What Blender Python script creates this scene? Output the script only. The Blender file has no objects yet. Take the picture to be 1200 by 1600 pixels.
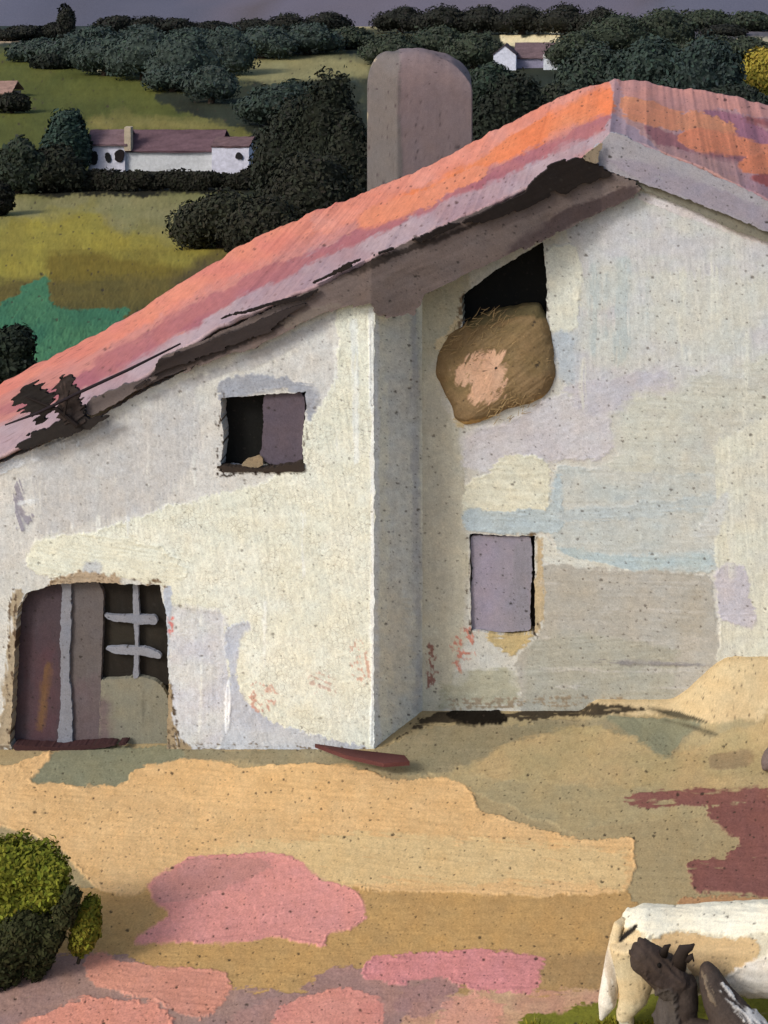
import bpy, bmesh, math, random
import numpy as np

rng = np.random.default_rng(7)
random.seed(7)
scene = bpy.context.scene
COL = scene.collection

# ------------------------------------------------------------------ layout
F, VX, VY, H = 2400.0, 1000.0, -150.0, 10.95      # focal length, vanishing point, eye height
D1, D2, DB = 19.9, 20.85, 26.3                    # front wall, gable wall, rear of the roof


def P(px, py, D):
    return ((px - VX) * D / F, D, H - (py - VY) * D / F)


def proj(X, Y, Z):
    return VX + X * F / Y, VY + (H - Z) * F / Y


def tag(o, label=None, cat=None, group=None, kind=None):
    if label: o['label'] = label
    if cat: o['category'] = cat
    if group: o['group'] = group
    if kind: o['kind'] = kind
    return o


def empty(name, loc, **kw):
    o = bpy.data.objects.new(name, None)
    o.location = loc
    COL.objects.link(o)
    return tag(o, **kw)


def lin(c, k=1.0):
    c = np.asarray(c, float) / 255.0
    l = np.where(c <= 0.04045, c / 12.92, ((c + 0.055) / 1.055) ** 2.4)
    return l / np.asarray(k, float)


# ------------------------------------------------------------------ noise and paint
def _hash(xi, yi, seed):
    h = (xi.astype(np.int64) * 374761393 + yi.astype(np.int64) * 668265263 + seed * 974711) & 0xffffffff
    h = ((h ^ (h >> 13)) * 1274126177) & 0xffffffff
    h = ((h ^ (h >> 15)) * 2246822519) & 0xffffffff
    return ((h ^ (h >> 16)) & 0xffffff) / float(0xffffff)


def noise(x, y, seed=0):
    xi, yi = np.floor(x), np.floor(y)
    fx, fy = x - xi, y - yi
    fx, fy = fx * fx * (3 - 2 * fx), fy * fy * (3 - 2 * fy)
    a, b = _hash(xi, yi, seed), _hash(xi + 1, yi, seed)
    c, d = _hash(xi, yi + 1, seed), _hash(xi + 1, yi + 1, seed)
    return (a * (1 - fx) + b * fx) * (1 - fy) + (c * (1 - fx) + d * fx) * fy


def fbm(x, y, seed=0, o=3):
    s, t, a = 0, 0, 1.0
    for i in range(o):
        s = s + a * noise(x * 2 ** i, y * 2 ** i, seed + 31 * i); t += a; a *= .5
    return s / t


def polysd(px, py, poly):
    poly = np.asarray(poly, float)
    d = np.full(px.shape, 1e9); inside = np.zeros(px.shape, bool)
    n = len(poly)
    for i in range(n):
        x0, y0 = poly[i]; x1, y1 = poly[(i + 1) % n]
        ex, ey = x1 - x0, y1 - y0
        L = ex * ex + ey * ey
        if L < 1e-9: continue
        t = np.clip(((px - x0) * ex + (py - y0) * ey) / L, 0, 1)
        d = np.minimum(d, np.hypot(px - x0 - t * ex, py - y0 - t * ey))
        c = (y0 > py) != (y1 > py)
        if y1 != y0:
            inside ^= c & (px < (x1 - x0) * (py - y0) / (y1 - y0) + x0)
    return np.where(inside, -d, d)


_seed = [100]


def rounded(poly, cut=9.0):
    p = np.asarray(poly, float)
    q = np.roll(p, -1, 0)
    L = np.hypot(*(q - p).T)[:, None] + 1e-9
    f = np.minimum(.25, cut / L)
    return np.stack([p + (q - p) * f, q + (p - q) * f], 1).reshape(-1, 2)


class Canvas:
    """Layers of thick paint on a surface; colours are reflectances, h is the relief of the paint."""

    def __init__(s, px, py, base, k=1.0, var=.05, ang=0, blotch=.05):
        s.shape = px.shape
        s.px, s.py = px.ravel().astype(float), py.ravel().astype(float)
        s.k = k
        n = s.px.size
        st = s.streak(s.px, s.py, ang, 5)
        bl = fbm(s.px / 55, s.py / 40, 11) - .5
        s.col = lin(base, k)[None, :] * (1 + var * 2 * (st - .5) + 2 * blotch * bl)[:, None]
        s.h = st * .8
        s.crk = np.zeros(n)

    @staticmethod
    def streak(x, y, ang, seed):
        c, q = math.cos(math.radians(ang)), math.sin(math.radians(ang))
        a, b = x * c + y * q, -x * q + y * c
        b = b + 5 * (noise(x / 50, y / 50, seed + 3) - .5)
        return .5 * noise(a / 70, b / 2.6, seed) + .3 * noise(a / 28, b / 5.5, seed + 1) + .2 * noise(a / 9, b / 2.2, seed + 2)

    def stroke(s, poly, col, rough=4, soft=1.8, ang=0, dry=0, var=.06, lift=1.0, alpha=1.0, crk=0, mixto=None, sc=None):
        _seed[0] += 7; sd_ = _seed[0]
        poly = rounded(poly)
        m = rough * 3 + soft * 3 + 8
        idx = np.nonzero((s.px > poly[:, 0].min() - m) & (s.px < poly[:, 0].max() + m) & (s.py > poly[:, 1].min() - m) & (s.py < poly[:, 1].max() + m))[0]
        if not len(idx): return s
        x, y = s.px[idx], s.py[idx]
        st = s.streak(x, y, ang, sd_)
        d = polysd(x, y, poly) + rough * 2 * (fbm(x / 14, y / 14, sd_ + 9) - .5) + rough * 1.6 * (noise(x / 44, y / 44, sd_ + 19) - .5) + min(rough, 4) * 1.1 * (noise(x / 3.2, y / 3.2, sd_ + 5) - .5) + rough * 1.9 * (st - .5)
        a = np.clip(.5 - d / (soft * (1 + 9 * np.clip(noise(x / 38, y / 38, sd_ + 21) - .58, 0, 1))), 0, 1)
        if sc is not None:
            a = a * np.clip((.45 * st + .55 * fbm(x / 5, y / 5, sd_ + 23) - sc) * 11, 0, 1)
        if dry:
            e = np.clip(-d / 22, 0, 1)
            a = a * np.clip((st - (dry * (1.1 - .75 * e)) + .02) * 9, 0, 1)
        a = a * alpha
        c = lin(col, s.k)[None, :]
        if mixto is not None:
            w = np.clip((fbm(x / 60, y / 35, sd_ + 2) - .32) * 2.6, 0, 1)[:, None]
            c = c * (1 - w) + lin(mixto, s.k)[None, :] * w
        bl = fbm(x / 34, y / 26, sd_ + 4) - .5
        c = c * (1 + var * 2 * (st - .5) + var * 1.3 * bl)[:, None]
        s.col[idx] = s.col[idx] * (1 - a[:, None]) + c * a[:, None]
        ridge = np.exp(-((d + 2.2) / 2.0) ** 2) * np.clip((noise(x / 23, y / 23, sd_ + 31) - .4) * 3, 0, 1)
        s.h[idx] = s.h[idx] * (1 - .75 * a) + a * lift * (.55 + .9 * st + .8 * ridge)
        s.crk[idx] = s.crk[idx] * (1 - a) + a * crk
        return s

    def specks(s, dens=.06, col=(60, 52, 44), amt=.85, size=2.6, grain=.03, seed=3):
        # grit and pits in the surface, scattered at random; mottling of the hand-laid paint
        a = np.zeros(s.px.size)
        big = fbm(s.px / 80, s.py / 80, seed + 8)
        for cell, rmin, rmax, w in ((15.0, .7, 1.9, 1.0), (9.0, .5, 1.15, .7), (37.0, 1.2, 3.0, 1.0)):
            cx, cy = np.floor(s.px / cell), np.floor(s.py / cell)
            sd = seed + int(cell) * 13
            ux, uy = _hash(cx, cy, sd), _hash(cx, cy, sd + 1)
            r = rmin + (rmax - rmin) * _hash(cx, cy, sd + 2) ** 2
            on = _hash(cx, cy, sd + 3) < dens * 7 * (.2 + 1.6 * big)
            jx = s.px + 1.6 * (noise(s.px / 2.3, s.py / 2.3, sd) - .5); jy = s.py + 1.6 * (noise(s.px / 2.3, s.py / 2.3, sd + 7) - .5)
            d = np.hypot(jx - (cx + .2 + .6 * ux) * cell, (jy - (cy + .2 + .6 * uy) * cell) * 1.25)
            a = np.maximum(a, np.clip((r - d) / .9 + .5, 0, 1) * on * w)
        a = a * amt
        s.col = s.col * (1 - a[:, None]) + lin(col, s.k)[None, :] * a[:, None]
        mot = (fbm(s.px / 7, s.py / 7, seed + 40, 3) - .5) * 2.6
        fine = (noise(s.px / 2.4, s.py / 2.4, seed + 4) - .5) * 2
        hue = (fbm(s.px / 21, s.py / 21, seed + 60, 2) - .5)
        g = rng.normal(0, grain * .8, s.px.size) + fine * grain * 1.3 + mot * grain * 2.2
        f = (1 + g)[:, None] * (1 + hue[:, None] * np.array([.07, .0, -.09])[None])
        s.col = np.clip(s.col * f, .002, .95)
        s.h = s.h - a * .6 + g * 2.6
        return s


# ------------------------------------------------------------------ materials
def paint_material(name, scale, crackle=False, rough=.8, spec=.1, bump=.5):
    m = bpy.data.materials.new(name); m.use_nodes = True
    nt = m.node_tree; N = nt.nodes; L = nt.links
    b = N['Principled BSDF']
    b.inputs['Roughness'].default_value = rough
    b.inputs['Specular IOR Level'].default_value = spec
    at = N.new('ShaderNodeAttribute'); at.attribute_name = 'paint'
    tc = N.new('ShaderNodeTexCoord')
    nz = N.new('ShaderNodeTexNoise'); nz.inputs['Scale'].default_value = scale; nz.inputs['Detail'].default_value = 5
    nz.inputs['Roughness'].default_value = .7
    L.new(tc.outputs['Object'], nz.inputs['Vector'])
    mr = N.new('ShaderNodeMapRange')
    mr.inputs['From Min'].default_value = .3; mr.inputs['From Max'].default_value = .7
    mr.inputs['To Min'].default_value = .83; mr.inputs['To Max'].default_value = 1.17
    L.new(nz.outputs['Fac'], mr.inputs['Value'])
    mul = N.new('ShaderNodeMix'); mul.data_type = 'RGBA'; mul.blend_type = 'MULTIPLY'; mul.inputs[0].default_value = 1
    L.new(at.outputs['Color'], mul.inputs[6]); L.new(mr.outputs['Result'], mul.inputs[7])
    out = mul.outputs[2]
    bp = N.new('ShaderNodeBump'); bp.inputs['Strength'].default_value = bump; bp.inputs['Distance'].default_value = .25 / scale
    L.new(nz.outputs['Fac'], bp.inputs['Height'])
    nrm = bp.outputs['Normal']
    if crackle:
        ca = N.new('ShaderNodeAttribute'); ca.attribute_name = 'crackle'
        mp = N.new('ShaderNodeMixRGB'); mp.inputs[0].default_value = .05
        L.new(tc.outputs['Object'], mp.inputs[1])
        wn = N.new('ShaderNodeTexNoise'); wn.inputs['Scale'].default_value = 9
        L.new(tc.outputs['Object'], wn.inputs['Vector']); L.new(wn.outputs['Color'], mp.inputs[2])
        vo = N.new('ShaderNodeTexVoronoi'); vo.feature = 'DISTANCE_TO_EDGE'; vo.inputs['Scale'].default_value = 15
        L.new(mp.outputs[0], vo.inputs['Vector'])
        r = N.new('ShaderNodeMapRange'); r.inputs['From Min'].default_value = .0; r.inputs['From Max'].default_value = .06
        r.inputs['To Min'].default_value = 1; r.inputs['To Max'].default_value = 0
        L.new(vo.outputs['Distance'], r.inputs['Value'])
        n2 = N.new('ShaderNodeTexNoise'); n2.inputs['Scale'].default_value = 2.6; n2.inputs['Detail'].default_value = 4
        L.new(tc.outputs['Object'], n2.inputs['Vector'])
        r2 = N.new('ShaderNodeMapRange'); r2.inputs['From Min'].default_value = .36; r2.inputs['From Max'].default_value = .66
        L.new(n2.outputs['Fac'], r2.inputs['Value'])
        m1 = N.new('ShaderNodeMath'); m1.operation = 'MULTIPLY'; L.new(r.outputs['Result'], m1.inputs[0]); L.new(ca.outputs['Fac'], m1.inputs[1])
        m2 = N.new('ShaderNodeMath'); m2.operation = 'MULTIPLY'; L.new(m1.outputs[0], m2.inputs[0]); L.new(r2.outputs['Result'], m2.inputs[1])
        m3 = N.new('ShaderNodeMath'); m3.operation = 'MULTIPLY'; L.new(m2.outputs[0], m3.inputs[0]); m3.inputs[1].default_value = .45
        dk = N.new('ShaderNodeMix'); dk.data_type = 'RGBA'
        L.new(m3.outputs[0], dk.inputs[0]); L.new(out, dk.inputs[6]); dk.inputs[7].default_value = (.2, .15, .1, 1)
        out = dk.outputs[2]
        b2 = N.new('ShaderNodeBump'); b2.invert = True; b2.inputs['Strength'].default_value = .35; b2.inputs['Distance'].default_value = .006
        L.new(m2.outputs[0], b2.inputs['Height']); L.new(nrm, b2.inputs['Normal']); nrm = b2.outputs['Normal']
    L.new(out, b.inputs['Base Color']); L.new(nrm, b.inputs['Normal'])
    return m


MAT_WALL = paint_material('limewash', 55, crackle=True)
MAT_WOOD = paint_material('old_timber_paint', 60)
MAT_ROOF = paint_material('clay_roof', 50, crackle=True)
MAT_EARTH = paint_material('dry_earth', 45, spec=.03)
MAT_FAR = paint_material('distant_render', 2.0, spec=.03)
MAT_LEAF = paint_material('foliage', 6.0, rough=.85, spec=.1, bump=.1)
MAT_HIDE = paint_material('animal_hide', 70, rough=.8, spec=.15)
MAT_STRAW = paint_material('straw', 40)


# ------------------------------------------------------------------ meshes
def raw_mesh(name, co, quads, col, mat, parent=None, smooth=None, crk=None, tris=None, ngons=None):
    me = bpy.data.meshes.new(name)
    co = np.asarray(co, np.float32)
    faces = [np.asarray(q, np.int32) for q in (quads, tris) if q is not None and len(q)]
    nl = sum(f.size for f in faces); nf = sum(len(f) for f in faces)
    me.vertices.add(len(co)); me.vertices.foreach_set('co', co.ravel())
    me.loops.add(nl); me.loops.foreach_set('vertex_index', np.concatenate([f.ravel() for f in faces]))
    me.polygons.add(nf)
    starts = []; o = 0
    for f in faces:
        starts.append(o + np.arange(len(f)) * f.shape[1]); o += f.size
    me.polygons.foreach_set('loop_start', np.concatenate(starts).astype(np.int32))
    if smooth is None: smooth = True
    sm = np.full(nf, smooth, bool) if not isinstance(smooth, np.ndarray) else smooth
    me.polygons.foreach_set('use_smooth', sm)
    me.update(calc_edges=True)
    at = me.color_attributes.new('paint', 'FLOAT_COLOR', 'POINT')
    rgba = np.ones((len(co), 4), np.float32); rgba[:, :3] = col
    at.data.foreach_set('color', rgba.ravel())
    if crk is not None:
        a2 = me.attributes.new('crackle', 'FLOAT', 'POINT'); a2.data.foreach_set('value', np.asarray(crk, np.float32))
    me.materials.append(mat)
    o = bpy.data.objects.new(name, me); COL.objects.link(o)
    if parent is not None:
        o.parent = parent
        o.matrix_parent_inverse = parent.matrix_world.inverted() if parent.parent is None and parent.type == 'EMPTY' else parent.matrix_parent_inverse
    return o


def origin_of(parent):
    return np.array(parent.location) if parent is not None and parent.type == 'EMPTY' else np.zeros(3)


def put(name, co, quads, col, mat, parent=None, **kw):
    """Link a mesh; when the parent is an Empty the vertices become local to it."""
    co = np.asarray(co, float)
    me_parent = parent
    off = np.zeros(3)
    q = parent
    while q is not None:
        off += np.array(q.location); q = q.parent
    o = raw_mesh(name, co - off, quads, col, mat, None, **kw)
    if me_parent is not None: o.parent = me_parent
    return o


def sheet(name, box, sdf, depth, thick, canvas, mat, parent=None, step=1.5, disp=.007, rough=1.5, seed=1, fray=0, fang=0):
    """A standing slab with an irregular outline: a fine grid for its face, sides drawn back by `thick`."""
    x0, y0, x1, y1 = box
    xs = np.arange(x0, x1 + step, step); ys = np.arange(y0, y1 + step, step)
    gx, gy = np.meshgrid(xs, ys)
    wob = rough * 2 * (fbm(gx / 12, gy / 12, seed) - .5) + min(rough, 2) * .9 * (noise(gx / 3, gy / 3, seed + 1) - .5)
    sd = sdf(gx, gy) + wob
    if fray: sd = sd + fray * 2.4 * (Canvas.streak(gx, gy, fang, seed + 2) - .5)
    c4 = (sd[:-1, :-1] + sd[1:, :-1] + sd[:-1, 1:] + sd[1:, 1:]) / 4
    fm = c4 < 0
    R, C = gx.shape
    vin = np.zeros((R, C), int)
    for dy in (0, 1):
        for dx in (0, 1):
            vin[dy:R - 1 + dy, dx:C - 1 + dx] += fm
    bnd = (vin > 0) & (vin < 4)
    gyd, gxd = np.gradient(sd, step)
    gl = np.maximum(np.hypot(gxd, gyd), .3)
    mv = np.clip(sd, -.75 * step, .75 * step) / gl
    ux = np.where(bnd, gx - mv * gxd / gl, gx); uy = np.where(bnd, gy - mv * gyd / gl, gy)
    cv = canvas(ux, uy)
    h = cv.h.reshape(R, C)
    D = depth(ux)
    X, Y, Z = P(ux, uy, D)
    nx = np.gradient(X, axis=1); ny = np.gradient(D * np.ones_like(X), axis=1)
    l = np.hypot(nx, ny) + 1e-12
    NX, NY = ny / l, -nx / l
    X, Y = X + NX * h * disp, Y + NY * h * disp
    co = np.stack([X, Y, Z], -1).reshape(-1, 3)
    vid = np.arange(R * C).reshape(R, C)
    q = np.stack([vid[:-1, :-1], vid[1:, :-1], vid[1:, 1:], vid[:-1, 1:]], -1)[fm]
    col = cv.col; crk = cv.crk
    # sides
    pad = np.pad(fm, 1)
    e = []
    e.append(np.stack([vid[:-1, :-1], vid[:-1, 1:]], -1)[fm & ~pad[:-2, 1:-1]])
    e.append(np.stack([vid[1:, 1:], vid[1:, :-1]], -1)[fm & ~pad[2:, 1:-1]])
    e.append(np.stack([vid[1:, :-1], vid[:-1, :-1]], -1)[fm & ~pad[1:-1, :-2]])
    e.append(np.stack([vid[:-1, 1:], vid[1:, 1:]], -1)[fm & ~pad[1:-1, 2:]])
    e = np.concatenate(e)
    n0 = len(co)
    a, b = co[e[:, 0]], co[e[:, 1]]
    back = np.stack([NX, NY, np.zeros_like(NX)], -1).reshape(-1, 3)
    ba, bb = a - back[e[:, 0]] * thick, b - back[e[:, 1]] * thick
    k = len(e)
    co = np.concatenate([co, a, b, bb, ba])
    ids = n0 + np.arange(k)
    q2 = np.stack([ids, ids + k, ids + 2 * k, ids + 3 * k], -1)
    col = np.concatenate([col] + [col[e[:, 0]], col[e[:, 1]], col[e[:, 1]], col[e[:, 0]]])
    crk = np.concatenate([crk, np.zeros(4 * k)])
    Q = np.concatenate([q, q2])
    used = np.zeros(len(co), bool); used[Q.ravel()] = True
    mp = np.cumsum(used) - 1
    sm = np.concatenate([np.ones(len(q), bool), np.zeros(len(q2), bool)])
    return put(name, co[used], mp[Q], col[used], mat, parent, smooth=sm, crk=crk[used])


def slab(name, poly, D, thick, color, mat, parent=None, k=1.0, rough=1.5, var=.08, ang=90, layers=(), seed=None, step=1.5, disp=.003, speck=.06, dark=(50, 44, 38), fray=0):
    poly = rounded(poly, 4.0)
    if seed is None:
        _seed[0] += 13; seed = _seed[0]
    m = rough * 2 + 4 + fray
    box = (poly[:, 0].min() - m, poly[:, 1].min() - m, poly[:, 0].max() + m, poly[:, 1].max() + m)
    dep = D if callable(D) else (lambda x: np.full_like(x, D))

    def cv(x, y):
        c = Canvas(x, y, color, k, var=var, ang=ang)
        for l in layers: c.stroke(l[0], l[1], **(l[2] if len(l) > 2 else {}))
        return c.specks(speck, seed=seed, col=dark)
    return sheet(name, box, lambda x, y: polysd(x, y, poly), dep, thick, cv, mat, parent, rough=rough, seed=seed, step=step, disp=disp, fray=fray, fang=ang)


def surface(name, X, Y, Z, cv, mat, parent=None, up=(0, 0, 1), disp=.004, flip=False):
    R, C = X.shape
    h = cv.h.reshape(R, C) * disp
    co = np.stack([X + up[0] * h, Y + up[1] * h, Z + up[2] * h], -1).reshape(-1, 3)
    vid = np.arange(R * C).reshape(R, C)
    q = np.stack([vid[:-1, :-1], vid[:-1, 1:], vid[1:, 1:], vid[1:, :-1]], -1).reshape(-1, 4)
    if flip: q = q[:, ::-1]
    return put(name, co, q, cv.col, mat, parent, crk=cv.crk)


def prism(name, pts, normal_off, color, mat, parent=None, jitter=.04, smooth=False, k=1.0):
    """A solid from a polygon of world points pushed along an offset vector; edges softened."""
    bm = bmesh.new()
    vs = [bm.verts.new(p) for p in pts]
    f = bm.faces.new(vs)
    r = bmesh.ops.extrude_face_region(bm, geom=[f])
    for v in r['geom']:
        if isinstance(v, bmesh.types.BMVert):
            v.co.x += normal_off[0]; v.co.y += normal_off[1]; v.co.z += normal_off[2]
    bmesh.ops.recalc_face_normals(bm, faces=bm.faces[:])
    bmesh.ops.triangulate(bm, faces=[f for f in bm.faces if len(f.verts) > 4])
    return from_bm(name, bm, color, mat, parent, jitter, smooth, k)


def from_bm(name, bm, color, mat, parent=None, jitter=.05, smooth=False, k=1.0, painter=None):
    off = np.zeros(3); q = parent
    while q is not None:
        off += np.array(q.location); q = q.parent
    bm.verts.ensure_lookup_table()
    co = np.array([v.co[:] for v in bm.verts])
    me = bpy.data.meshes.new(name)
    for v in bm.verts: v.co.x -= off[0]; v.co.y -= off[1]; v.co.z -= off[2]
    bm.to_mesh(me); bm.free()
    at = me.color_attributes.new('paint', 'FLOAT_COLOR', 'POINT')
    n = len(me.vertices)
    rgba = np.ones((n, 4), np.float32)
    rgba[:, :3] = lin(color, k)[None] * (1 + rng.normal(0, jitter, n))[:, None]
    if painter is not None: rgba[:, :3] = painter(co)
    at.data.foreach_set('color', rgba.ravel())
    me.polygons.foreach_set('use_smooth', np.full(len(me.polygons), smooth))
    me.materials.append(mat)
    o = bpy.data.objects.new(name, me); COL.objects.link(o); o.parent = parent
    return o


def tube_bm(bm, pts, rad, seg=8):
    """Tapered tube through points with caps, into bm."""
    from mathutils import Vector
    pts = [Vector(p) for p in pts]
    rings = []
    for i, p in enumerate(pts):
        d = (pts[min(i + 1, len(pts) - 1)] - pts[max(i - 1, 0)]).normalized()
        u = d.cross(Vector((0, 1, .13))).normalized(); w = d.cross(u).normalized()
        r = rad[i]
        r = r if isinstance(r, tuple) else (r, r)
        rings.append([bm.verts.new(p + u * math.cos(2 * math.pi * j / seg) * r[0] + w * math.sin(2 * math.pi * j / seg) * r[1]) for j in range(seg)])
    for a, b in zip(rings, rings[1:]):
        for j in range(seg):
            bm.faces.new((a[j], a[(j + 1) % seg], b[(j + 1) % seg], b[j]))
    bm.faces.new(rings[0][::-1]); bm.faces.new(rings[-1])


# lighting response of each kind of surface (what a white card there would read)
KF, KG, KR, KE, KT = (.985, .905, .80), (.975, .915, .83), (1.16, 1.10, 1.10), .95, .76

# ------------------------------------------------------------------ terrain
PROF_Y = np.array([0, 24, 30, 45, 60, 100, 150, 206, 300, 400, 440, 475, 530, 640])
PROF_Z = np.array([0, 0, -.4, -3, -6, -15, -23, -25, -25, -23.4, -24.4, -28, -38, -70])


def gz(X, Y):
    z = np.interp(Y, PROF_Y, PROF_Z)
    far = np.clip((Y - 26) / 60, 0, 1)
    z = z + far * (1.2 * (fbm(X / 40 + 7, Y / 40, 5) - .5)) * np.clip(Y / 120, .3, 1.2)
    # sand banked against the right end of the gable wall
    bx = np.clip((X - .35) / .9, 0, 1); by = np.clip((Y - 19.75) / 1.0, 0, 1)
    near = Y < 24
    z = z + np.where(near, .58 * bx * bx * (3 - 2 * bx) * by * by * (3 - 2 * by) * np.clip((24 - Y) / 2, 0, 1), 0)
    sx = np.clip((X + .85) / .3, 0, 1)
    z = z + np.where(near, .15 * sx * sx * (3 - 2 * sx) * by * by * np.clip((24 - Y) / 2, 0, 1), 0)
    z = z + np.where(near, .03 * (fbm(X / 1.1, Y / 1.1, 21) - .5), 0)
    return z


def y_at(py):
    """distance at which the open terrain shows at this height in the view"""
    ys = np.linspace(24, 436, 3000)
    v = VY + (H - np.interp(ys, PROF_Y, PROF_Z)) * F / ys
    return float(np.interp(-py, -v, ys))


def build_ground():
    # rows by distance, closest together where the yard and the far fields are seen at a slant
    rows_py = np.concatenate([np.array([12000, 7000, 4500, 3200, 2600, 2350]), np.arange(2250, 1650, -6), np.arange(1640, 1085, -1.5), np.arange(1080, 960, -8)])
    Yn = F * H / (rows_py - VY)
    tgt = np.concatenate([np.arange(900, 660, -20), np.arange(655, 46, -1.9)])
    ys = np.linspace(24.2, 438, 20000)
    v = VY + (H - np.interp(ys, PROF_Y, PROF_Z)) * F / ys
    Yf = np.interp(-tgt, -v, ys)
    Yr = np.concatenate([Yn[Yn < 24], Yf, [440, 446, 455, 465, 476, 490, 510, 530, 560, 600, 640]])
    Yr = np.unique(Yr)
    cols = np.concatenate([np.linspace(-9000, -400, 30), np.arange(-390, -20, 4), np.arange(-15, 1216, 1.5), np.arange(1220, 1690, 4), np.linspace(1700, 9000, 30)])
    A, Y = np.meshgrid(cols, Yr)
    X = (A - VX) * Y / F
    Z = gz(X, Y)
    px, py = proj(X, Y, Z)
    # beside the near yard the field coordinates still follow the ground
    c = Canvas(px, py, (160, 143, 108), KE, var=.05, ang=2)
    yard = (Y.ravel() < 24)
    st = c.stroke
    G = dict(rough=4)
    st([(640, 1130), (800, 1118), (1110, 1125), (1210, 1130), (1210, 1260), (900, 1300), (740, 1240), (600, 1190)], (166, 149, 112), rough=6, ang=-5, mixto=(158, 145, 112))
    st([(90, 1390), (330, 1370), (980, 1392), (1000, 1420), (965, 1600), (300, 1600), (60, 1480)], (184, 148, 96), rough=6, mixto=(176, 142, 94))
    st([(780, 1500), (960, 1490), (955, 1545), (760, 1560), (640, 1565)], (150, 124, 88), soft=14, rough=6, alpha=.7)
    st([(-20, 1225), (30, 1200), (60, 1185), (120, 1168), (290, 1165), (310, 1190), (200, 1236), (60, 1236)], (131, 130, 106), ang=-8, var=.06)
    st([(590, 1172), (680, 1135), (900, 1125), (1100, 1128), (1040, 1192), (940, 1148), (820, 1165), (700, 1205), (640, 1215), (560, 1202), (290, 1190), (290, 1170)], (137, 128, 101), rough=5, mixto=(146, 134, 106))
    st([(940, 1118), (1100, 1128), (1060, 1160), (1040, 1192), (1025, 1185), (985, 1150)], (128, 127, 104), ang=45, rough=2)
    st([(700, 1215), (800, 1160), (930, 1133), (985, 1148), (1035, 1192), (1120, 1150), (1215, 1125), (1215, 1240), (900, 1230)], (178, 155, 114), rough=6, soft=7, ang=-10, mixto=(166, 149, 110))
    # the big tan sweep of swept earth
    st([(-20, 1200), (20, 1198), (88, 1172), (60, 1205), (48, 1224), (120, 1229), (190, 1228), (215, 1202), (290, 1184), (350, 1190), (380, 1203), (480, 1192), (560, 1200), (620, 1220), (705, 1215), (740, 1238), (748, 1268), (800, 1284), (900, 1312), (995, 1306), (994, 1360), (978, 1398), (850, 1402), (560, 1392), (420, 1372), (300, 1366), (235, 1378), (222, 1402), (190, 1406), (150, 1392), (120, 1360), (100, 1332), (50, 1305), (-20, 1290)], (214, 177, 127), rough=3, ang=4, var=.055, mixto=(207, 170, 120), lift=1.4)
    st([(330, 1330), (560, 1300), (760, 1310), (985, 1325), (980, 1392), (760, 1385), (520, 1388), (430, 1365)], (206, 178, 130), rough=7, ang=5, dry=.44, var=.08, lift=1.0, soft=6)
    st([(130, 1230), (260, 1240), (330, 1275), (250, 1290), (150, 1262)], (200, 166, 120), rough=5, ang=8, dry=.3, alpha=.6)
    # pink washes
    st([(230, 1376), (300, 1340), (420, 1334), (468, 1343), (498, 1374), (556, 1392), (574, 1430), (553, 1456), (512, 1460), (512, 1482), (430, 1468), (330, 1476), (204, 1474), (240, 1448), (270, 1430), (236, 1412)], (210, 145, 136), rough=3, ang=-8, var=.05, mixto=(202, 139, 130), lift=1.3)
    st([(234, 1380), (300, 1345), (400, 1340), (440, 1352), (360, 1385), (300, 1410), (238, 1414)], (185, 133, 124), rough=4, ang=-10, alpha=.85)
    st([(-20, 1530), (40, 1505), (120, 1488), (200, 1495), (330, 1540), (480, 1560), (480, 1660), (-20, 1660)], (149, 121, 114), rough=6, ang=-12, dry=.2, mixto=(158, 128, 116))
    st([(500, 1520), (620, 1510), (720, 1530), (700, 1585), (600, 1610), (560, 1660), (330, 1660), (360, 1590), (480, 1550)], (152, 121, 112), rough=8, dry=.2, mixto=(164, 128, 118))
    st([(640, 1570), (740, 1552), (960, 1548), (960, 1660), (600, 1660)], (192, 158, 124), rough=6, dry=.25, mixto=(182, 140, 116))
    st([(124, 1502), (160, 1486), (190, 1500), (260, 1510), (352, 1516), (362, 1552), (330, 1592), (270, 1588), (240, 1566), (150, 1548)], (206, 146, 125), rough=5, dry=.12, ang=6, mixto=(198, 138, 118), lift=1.3)
    st([(20, 1606), (60, 1585), (140, 1556), (240, 1568), (272, 1585), (262, 1660), (20, 1660)], (208, 142, 122), rough=5, dry=.14, ang=-15, lift=1.3)
    st([(572, 1502), (630, 1489), (780, 1487), (848, 1494), (851, 1514), (836, 1552), (720, 1548), (690, 1530), (600, 1538), (560, 1525)], (202, 135, 132), rough=5, dry=.12, mixto=(194, 130, 126), lift=1.3)
    st([(424, 1588), (470, 1556), (540, 1545), (598, 1560), (602, 1660), (440, 1660)], (206, 142, 126), rough=5, dry=.12, ang=-6, mixto=(196, 132, 120), lift=1.3)
    st([(620, 1548), (700, 1528), (715, 1560), (670, 1590), (610, 1585)], (158, 122, 116), rough=8, dry=.3, alpha=.8)
    st([(700, 1555), (800, 1560), (760, 1640), (660, 1640)], (205, 148, 128), rough=8, dry=.42, alpha=.8)
    # maroon brushings at the right
    st([(968, 1248), (1040, 1231), (1215, 1232), (1215, 1268), (1100, 1262), (1000, 1266)], (128, 86, 78), rough=4, dry=.36, ang=1)
    st([(1100, 1262), (1215, 1248), (1215, 1402), (1130, 1398), (1130, 1340), (1160, 1318), (1120, 1290)], (126, 84, 77), rough=6, dry=.28, ang=4)
    st([(1074, 1344), (1140, 1340), (1215, 1330), (1215, 1402), (1085, 1398)], (127, 85, 78), rough=5, dry=.33, ang=2)
    st([(1060, 1400), (1215, 1402), (1215, 1425), (1060, 1418)], (170, 132, 96), rough=4, dry=.2)
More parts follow.
